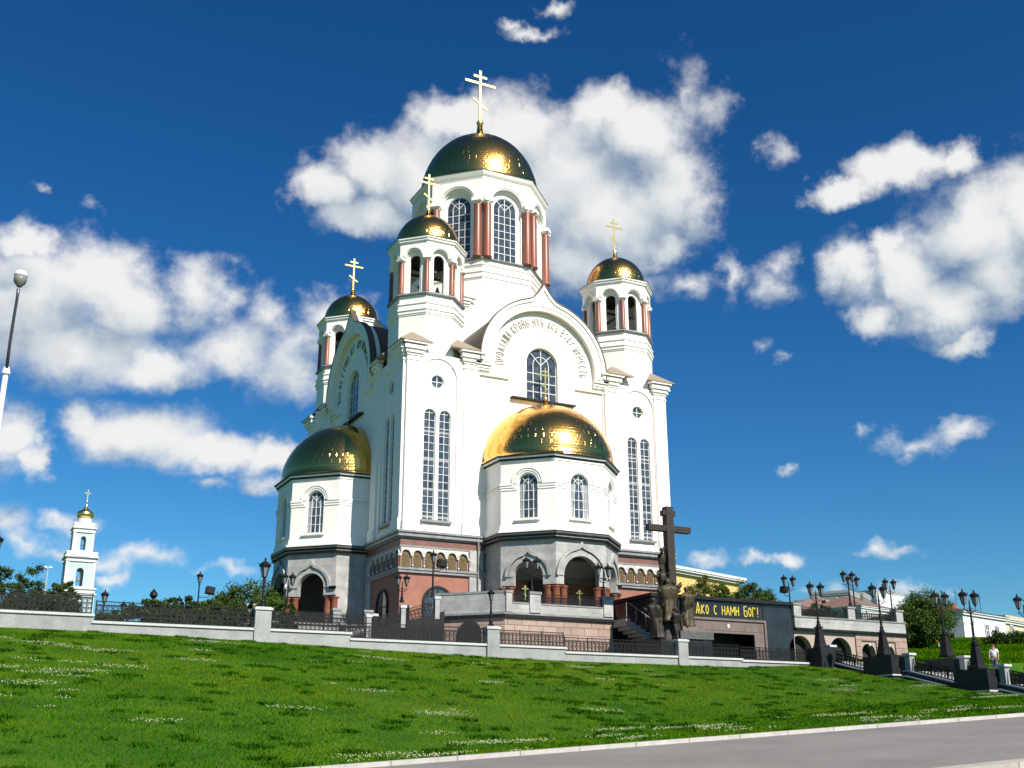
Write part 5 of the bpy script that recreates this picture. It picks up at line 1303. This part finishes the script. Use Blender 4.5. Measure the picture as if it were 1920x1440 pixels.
yb = house('yellow_building', 'yellow building with a white cornice behind the monument and rowan trees', 'building', (A.x, A.y, -4), (Bp.x, Bp.y, -4), spot(1265, 1063, 138).z + 4, 14, mat('yellow_plaster', (.62, .44, .16), .8, var=.04), PW, .35, [(.3, 1.1, 5.6, 7.4), (.6, 1.1, 5.6, 7.4)], eave=.7, base=-4, flat=True)
A = spot(1617, 1165, 190); Bp = spot(1672, 1165, 196)
house('small_white_house', 'small white house with a brown roof above the right terrace railing', 'house', (A.x, A.y, -2), (Bp.x, Bp.y, -2), spot(1617, 1134, 190).z + 2, 12, PW, mat('brown_tile_roof', (.20, .12, .09), .8, var=.3, vscale=1), 2.6, [(.5, 1.0, 7.6, 8.4)], base=-2)
A = spot(1560, 1175, 215); Bp = spot(1622, 1175, 222)
house('brown_roofed_house', 'brown roofed house with dormer behind the paired lanterns', 'house', (A.x, A.y, -2), (Bp.x, Bp.y, -2), spot(1560, 1140, 215).z + 2, 14, mat('grey_green_wall', (.35, .38, .36), .8), mat('brown_tile_roof'if False else 'pinkish_roof', (.30, .19, .16), .8, var=.2, vscale=1), 3.6, base=-2)
for (u0, u1, v, D, lab, col) in ((1597, 1615, 1109, 330, 'dark apartment tower block, left one of the pair above the small white house', (.16, .15, .14)), (1622, 1636, 1113, 340, 'slim grey tower block between the dark block and the pale block', (.2, .19, .17)), (1648, 1700, 1107, 420, 'pale distant apartment block left of the big tree', (.66, .66, .70)), (1571, 1597, 1124, 300, 'bluish flat roofed block behind the paired lanterns', (.28, .33, .4))):
    A = spot(u0, 1160, D); Bp = spot(u1, 1160, D * 1.03); zt = spot(u0, v, D).z
    hb = house('apartment_block', lab, 'building', (A.x, A.y, -5), (Bp.x, Bp.y, -5), zt + 5, 12, mat('block_wall_%d' % D, col, .8, var=.1, vscale=.4, brick=(3.2, 2.9, .35, .8, .04)), mat('grey_flat_roof', (.3, .3, .3), .8), .8, base=-5, flat=True, eave=.2)
# hedge wall and white-orange tents near the tree
for (u, D, m_, lab) in ((1745, 112, (.62, .22, .05), 'small white and orange sun tent at the foot of the big tree'), (1722, 112, (.66, .66, .64), 'small white market tent left of the orange one')):
    p = spot(u - 12, 1203, D); t = thing('sun_tent', lab, 'tent', (p.x, p.y, ground_z(p.x, p.y)))
    g0 = ground_z(p.x, p.y); zt = p.z - g0
    b = MB(); b.add([(-1, -1, zt), (1, -1, zt), (1, 1, zt), (-1, 1, zt), (0, 0, zt + .7), (-1, -1, zt - .12), (1, -1, zt - .12), (1, 1, zt - .12), (-1, 1, zt - .12)], [(0, 1, 4), (1, 2, 4), (2, 3, 4), (3, 0, 4), (0, 5, 6, 1), (1, 6, 7, 2), (2, 7, 8, 3), (3, 8, 5, 0)]); mk('canopy', b, mat('tent_cloth_%d' % u, m_, .8), t)
    for x in (-.95, .95):
        for y in (-.95, .95): b = MB(); b.box(x - .03, x + .03, y - .03, y + .03, 0, max(.1, zt)); mk('leg', b, FRAME, t)

# ================================================================ TREES AND SHRUBS
LEAFM = {}
def leafm(name, cols):
    if name not in LEAFM:
        LEAFM[name] = []
        for i, c in enumerate(cols):
            m = mat('%s_leaf_%s' % (name, 'abc'[i]), c, .7, spec=.15); b = m.node_tree.nodes['Principled BSDF']
            LEAFM[name].append(m)
    return LEAFM[name]
DARKG = leafm('dark', [(.018, .040, .008), (.035, .065, .012), (.07, .105, .018)])
MIDG = leafm('mid', [(.03, .06, .010), (.055, .10, .015), (.10, .15, .025)])
AUT = leafm('rowan', [(.045, .085, .012), (.09, .13, .02), (.16, .10, .02)])
BARK = mat('bark', (.07, .05, .035), .9, var=.4, vscale=6, bump=.4)
def leaves(name, clumps, per, size, mats, parent, loc, rs, kind=None):
    nprs = np.random.RandomState(rs); C_ = []; mi = []
    for (x, y, z, r) in clumps:
        q = nprs.normal(0, .5, (per, 3)) * r * np.array([1, 1, .75]); C_.append(q + (x, y, z)); mi.append(nprs.choice(3, per, p=(.35, .42, .23)))
    C_ = np.concatenate(C_); mi = np.concatenate(mi); n = len(C_)
    a = nprs.normal(0, 1, (n, 3)); a /= np.linalg.norm(a, axis=1)[:, None]; c = nprs.normal(0, 1, (n, 3)); b_ = np.cross(a, c); b_ /= np.linalg.norm(b_, axis=1)[:, None]
    s = size * nprs.uniform(.6, 1.3, (n, 1)); 
    V = np.stack([C_ - a * s, C_ - b_ * s * .5, C_ + a * s, C_ + b_ * s * .5], 1).reshape(-1, 3)
    me = bpy.data.meshes.new(name); me.vertices.add(4 * n); me.vertices.foreach_set('co', V.astype(np.float32).ravel())
    me.loops.add(4 * n); me.loops.foreach_set('vertex_index', np.arange(4 * n, dtype=np.int32)); me.polygons.add(n)
    me.polygons.foreach_set('loop_start', np.arange(0, 4 * n, 4, dtype=np.int32)); me.polygons.foreach_set('loop_total', np.full(n, 4, dtype=np.int32))
    for m in mats: me.materials.append(m)
    me.polygons.foreach_set('material_index', mi.astype(np.int32)); me.update(); me.validate()
    return link(bpy.data.objects.new(name, me), parent, loc)
def tree(name, label, cat, loc, H, R, trunk=.3, mats=None, ncl=60, per=90, size=.14, seed=0, group=None, z0=.25, shape=1.0, tall=1.0):
    rnd = random.Random(seed); t = thing(name, label, cat, loc, 0, group); cl = []
    cz = H * (z0 + (1 - z0) / 2); rz_ = H * (1 - z0) / 2
    limbs = []
    for k in range(ncl):
        while 1:
            x, y, z = rnd.uniform(-1, 1), rnd.uniform(-1, 1), rnd.uniform(-1, 1); d = sqrt(x * x + y * y + z * z)
            if .35 < d < 1: break
        f = 1.0 - .35 * max(0, z) ** 1.4 * shape; wob = rnd.uniform(.8, 1.12)
        cl.append((x * R * f * wob, y * R * f * wob, cz + z * rz_ * wob, rnd.uniform(.2, .42) * R * (.6 + .4 * (1 - abs(z)))))
    b = MB(); hx = rnd.uniform(-.2, .2)
    b.tube([(0, 0, -.4), (0, 0, H * .2), (hx * .5, 0, H * .45), (hx, .1, H * .75)], [trunk, trunk * .8, trunk * .55, trunk * .2], 8); mk('trunk', b, BARK, t, smooth=True)
    for k in range(9):
        c = cl[(k * 7) % len(cl)]; zz = H * rnd.uniform(.2, .5); b = MB(); m_ = Vector((c[0] * .5, c[1] * .5, (zz + c[2]) / 2 + .1 * H * .3))
        b.tube([(0, 0, zz), m_, (c[0], c[1], c[2])], [trunk * .4, trunk * .25, trunk * .08], 5); mk('limb', b, BARK, t)
    leaves('crown', cl, per, size, mats or MIDG, t, (0, 0, 0), seed); return t
p = spot(1738, 1206, 104); g0 = ground_z(p.x, p.y)
tree('broadleaf_tree', 'large dense green tree standing on the lawn right of the terrace wall', 'tree', (p.x, p.y, g0), spot(1720, 1107, 104).z - g0, 2.75, .3, MIDG, 130, 220, .10, 3, z0=.0, shape=.8)
p = spot(1700, 1190, 112); g0 = ground_z(p.x, p.y)
tree('broadleaf_tree', 'darker broad tree touching the right end of the terrace', 'tree', (p.x, p.y, g0), spot(1700, 1130, 112).z - g0, 2.0, .25, DARKG, 80, 180, .10, 4, z0=.0)
# rowans on the roof of the entrance building
for k, (u, v, Y, r, lab) in enumerate(((1318, 1082, -17, 1.25, 'leftmost small rowan tree above the black entrance, beside the monument'), (1352, 1090, -17, .95, 'narrow rowan tree, second from the monument above the black entrance'), (1398, 1088, -16, 1.35, 'tallest rowan tree on the right half of the black entrance roof'), (1432, 1101, -16, 1.35, 'rightmost rowan tree above the black entrance roof'), (1292, 1100, -18, .8, 'small reddish rowan close to the bronze figures'))):
    p = at_y(u, v, Y); tree('rowan_tree', lab, 'tree', (p.x, p.y, -4.65), p.z + 4.65, r, .09, AUT if k in (0, 4) else MIDG, 44, 130, .075, 20 + k, group='small rowans above the black entrance', z0=.0, shape=1.2)
for k, (u, v, lab) in enumerate(((1497, 1126, 'low bush behind the left part of the right terrace railing'), (1520, 1121, 'taller bush behind the right terrace railing, left of the obelisk lamp'), (1545, 1127, 'bush behind the right terrace railing, right of the obelisk lamp'))):
    p = at_y(u, v, -17); tree('terrace_bush', lab, 'shrub', (p.x, p.y, -6.4), p.z + 6.4, 1.1, .08, DARKG, 26, 60, .1, 40 + k, group='bushes on the right terrace', z0=.0)
# shrubs left of the church, beyond the railing
for k, (u, v, D, r, lab) in enumerate(((410, 1118, 84, 1.5, 'low end of the shrub row, right of the floodlight post'), (440, 1096, 86, 2.0, 'middle bushy lilac left of the church'), (478, 1086, 88, 2.2, 'tall loose lilac behind the lantern on the pale pier'), (516, 1092, 92, 2.0, 'shrub touching the left porch corner'), (372, 1115, 90, 1.0, 'small light green shrub behind the floodlight post'))):
    p = spot(u, v, D); tree('lilac_shrub', lab, 'shrub', (p.x, p.y, -9.8), p.z + 9.8, r * 1.25, .12, DARKG if k % 2 else MIDG, 90, 230, .10, 60 + k, group='lilac shrubs left of the church', z0=.0, shape=.7)
for k, (u, v, D, r, lab) in enumerate(((8, 1062, 100, 2.2, 'dark leafy tree at the left edge, behind the railing'), (40, 1078, 105, 1.6, 'lower dark tree, second from the left edge'), (66, 1056, 108, 1.8, 'pointed dark tree just left of the pale mast'), (112, 1090, 100, 1.7, 'bushy tree before the foot of the pale bell tower'), (132, 1096, 98, 1.3, 'low tree against the bell tower base'), (310, 1120, 92, 1.0, 'small pale green tree right of the small statue'), (327, 1126, 92, .9, 'small dark tree left of the half hidden lanterns'))):
    p = spot(u, v, D); tree('birch_tree', lab, 'tree', (p.x, p.y, -9.8), p.z + 9.8, r, .14, DARKG if k < 5 else MIDG, 70, 190, .105, 80 + k, group='young trees beyond the left railing', z0=.25, shape=1.6)
# clipped hedge right behind the left railing
rnd = random.Random(5)
for k in range(17):
    x = -35.2 + k * .78 if k < 13 else -45 + (k - 13) * 2.3
    h_ = 1.35 + .25 * rnd.random() if k < 13 else 1.6; h_ *= (.45 + .55 * sstep((x + 35.5) / 2.5)) if k < 13 else 1
    tree('hedge_bush', 'dark bush in the hedge row just behind the black railing left of the lamp-bearing pier' if k < 13 else 'dark bush behind the railing at the far left end of the wall', 'shrub', (x, -31.4, -9.8), h_ + .5, .62 if k < 13 else 1.3, .05, DARKG, 20, 170, .08, 100 + k, group='dark hedge bushes behind the railing' if k < 13 else 'dark bushes at the far left railing', z0=.0, shape=.2)
p = spot(1905, 1200, 120)
for k in range(3):
    p = spot(1868 + k * 26, 1190, 112); g0 = ground_z(p.x, p.y)
    tree('dark_hedge', ('dark hedge bush right of the walking person', 'dark hedge bush before the beige house', 'dark hedge bush at the right edge below the beige house')[k], 'shrub', (p.x, p.y, g0), max(1.2, p.z - g0 + .3), 1.5, .1, DARKG, 30, 80, .11, 140 + k, group='dark hedge before the beige house', z0=.0, shape=.1)

# ================================================================ LAWN BLADES, WEEDS AND CLOVER
gx = np.arange(-48, 92, .5); gy = np.arange(-68, 14, .5)
GZ = np.array([[ground_z(float(x), float(y)) for x in gx] for y in gy])
def gz(x, y):
    fx = (x - gx[0]) / .5; fy = (y - gy[0]) / .5; i = np.clip(fx.astype(int), 0, len(gx) - 2); j = np.clip(fy.astype(int), 0, len(gy) - 2); a = fx - i; b_ = fy - j
    return GZ[j, i] * (1 - a) * (1 - b_) + GZ[j, i + 1] * a * (1 - b_) + GZ[j + 1, i] * (1 - a) * b_ + GZ[j + 1, i + 1] * a * b_
def vnoise(x, y, seed, sc):
    r = np.random.RandomState(seed).rand(257, 257); fx = x / sc + 500.3; fy = y / sc + 500.7; i = np.floor(fx).astype(int); j = np.floor(fy).astype(int); a = fx - i; b_ = fy - j; a = a * a * (3 - 2 * a); b_ = b_ * b_ * (3 - 2 * b_)
    g_ = lambda p, q: r[p % 257, q % 257]
    return (g_(i, j) * (1 - a) + g_(i + 1, j) * a) * (1 - b_) + (g_(i, j + 1) * (1 - a) + g_(i + 1, j + 1) * a) * b_
def fb(x, y, seed, sc): return (vnoise(x, y, seed, sc) + .5 * vnoise(x, y, seed + 1, sc / 2) + .25 * vnoise(x, y, seed + 2, sc / 4)) / 1.75
def scatter(n, seed, x0=-47, x1=60, y0=-66.1, y1=-33.3):
    r = np.random.RandomState(seed); x = r.uniform(x0, x1, n); y = r.uniform(y0, y1, n)
    d = np.stack([x - CAM.x, y - CAM.y, gz(x, y) - CAM.z], 1); z_ = d @ np.array(FW); u = 960 + FPX * (d @ np.array(RT)) / z_
    k = (u > -60) & (u < 1980) & ~((x > 8.5) & (x < 16.1) & (y < -32.5))
    return x[k], y[k], r
def blades(name, x, y, r, hh, w, mats, mi, per=1, lean=.5):
    n = len(x); z = gz(x, y); a = r.uniform(0, 2 * pi, n); hh = hh * r.uniform(.6, 1.25, n); w = w * r.uniform(.7, 1.3, n)
    lx = r.normal(0, lean, n) * hh; ly = r.normal(0, lean, n) * hh
    P0 = np.stack([x - np.cos(a) * w, y - np.sin(a) * w, z - .02], 1); P1 = np.stack([x + np.cos(a) * w, y + np.sin(a) * w, z - .02], 1); P2 = np.stack([x + lx, y + ly, z + hh], 1)
    V = np.stack([P0, P1, P2], 1).reshape(-1, 3)
    me = bpy.data.meshes.new(name); me.vertices.add(3 * n); me.vertices.foreach_set('co', V.astype(np.float32).ravel())
    me.loops.add(3 * n); me.loops.foreach_set('vertex_index', np.arange(3 * n, dtype=np.int32)); me.polygons.add(n)
    me.polygons.foreach_set('loop_start', np.arange(0, 3 * n, 3, dtype=np.int32)); me.polygons.foreach_set('loop_total', np.full(n, 3, dtype=np.int32))
    for m in mats: me.materials.append(m)
    me.polygons.foreach_set('material_index', mi.astype(np.int32)); me.update()
    return link(bpy.data.objects.new(name, me))
GM = [mat('grass_blade_%s' % 'abcd'[i], c, .9, spec=.0) for i, c in enumerate([(.022, .085, .002), (.040, .115, .002), (.072, .142, .002), (.105, .16, .004)])]
for m in GM:
    b_ = m.node_tree.nodes['Principled BSDF']; b_.inputs['Subsurface Weight'].default_value = 0
x, y, r = scatter(560000, 11)
f = .62 * fb(x, y, 30, 8.0) + .38 * fb(x, y * 1.4, 40, 1.3) + r.normal(0, .08, len(x))
mi = np.digitize(f, (.33, .46, .60)); hh = .035 + .05 * np.clip(fb(x, y, 50, 3.0), 0, 1)
o = blades('lawn_grass', x, y, r, hh, .02, GM, mi); tag(o, 'bright green lawn grass on the slope below the wall', 'grass', kind='stuff')
x, y, r = scatter(260000, 14, 15.2, 90, -50, 13)
k = (y > -33.4) | (x > 16.1); k &= ~((x < 27.6) & (y > -24.4)); x, y = x[k], y[k]
o = blades('lawn_grass', x, y, r, .16 + np.zeros(len(x)), .05, GM, np.digitize(fb(x, y, 35, 5) + r.normal(0, .1, len(x)), (.35, .5, .7))); tag(o, 'bright grass on the rise beyond the steps, around the big tree', 'grass', kind='stuff')
def clumps(n, seed, per, rx, ry, dens=None):
    cx, cy, r = scatter(n, seed)
    if dens is not None: k = dens(cx, cy) > r.rand(len(cx)); cx, cy = cx[k], cy[k]
    R = r.uniform(.45, 1.3, len(cx)) ** 1.5; m = np.maximum(4, (per * R ** 1.6).astype(int)); i = np.repeat(np.arange(len(cx)), m)
    a = r.uniform(0, 2 * pi, len(i)); q = np.sqrt(r.rand(len(i))) * r.uniform(.7, 1.1, len(i))
    x = cx[i] + np.cos(a) * q * rx * R[i]; y = cy[i] + np.sin(a) * q * ry * R[i]
    k = (y > KY + .4) & (y < WY - .3) & ~((x > 8.5) & (x < 16.1)); return x[k], y[k], r
x, y, r = clumps(1500, 12, 120, .38, .26, lambda a, b_: np.clip(fb(a, b_, 60, 8) * 3 - .75, .05, 1))
o = blades('weed_tufts', x, y, r, .10 + np.zeros(len(x)), .032, [mat('weed_leaf_a', (.018, .07, .004), .9, spec=.0), mat('weed_leaf_b', (.030, .10, .005), .9, spec=.0)], r.randint(0, 2, len(x)), lean=.8); tag(o, 'darker taller weed tufts scattered over the lawn', 'weeds', kind='stuff')
x, y, r = clumps(330, 13, 75, 1.0, .38, lambda a, b_: np.clip(fb(a, b_, 80, 9) * 3 - .9, 0, 1) * np.clip((-b_ - 36) / 10, .35, 1))
n = len(x); z = gz(x, y) + r.uniform(.06, .12, n); s = r.uniform(.012, .024, n)
off_ = np.array([(1, 0, 0), (0, 1, 0), (-1, 0, 0), (0, -1, 0), (0, 0, 1.1), (0, 0, -1)])
V = (np.stack([x, y, z], 1)[:, None, :] + off_[None] * s[:, None, None]).reshape(-1, 3)
tri = np.array([(0, 1, 4), (1, 2, 4), (2, 3, 4), (3, 0, 4), (1, 0, 5), (2, 1, 5), (3, 2, 5), (0, 3, 5)])
F = (np.arange(n)[:, None, None] * 6 + tri[None]).reshape(-1)
me = bpy.data.meshes.new('clover_flowers'); me.vertices.add(6 * n); me.vertices.foreach_set('co', V.astype(np.float32).ravel()); me.loops.add(len(F)); me.loops.foreach_set('vertex_index', F.astype(np.int32)); me.polygons.add(len(F) // 3)
me.polygons.foreach_set('loop_start', np.arange(0, len(F), 3, dtype=np.int32)); me.polygons.foreach_set('loop_total', np.full(len(F) // 3, 3, dtype=np.int32)); me.update()
me.materials.append(mat('clover_bloom', (.40, .42, .24), .8)); tag(link(bpy.data.objects.new('clover_flowers', me)), 'cream white clover flowers in patches across the lawn', 'flowers', kind='stuff')
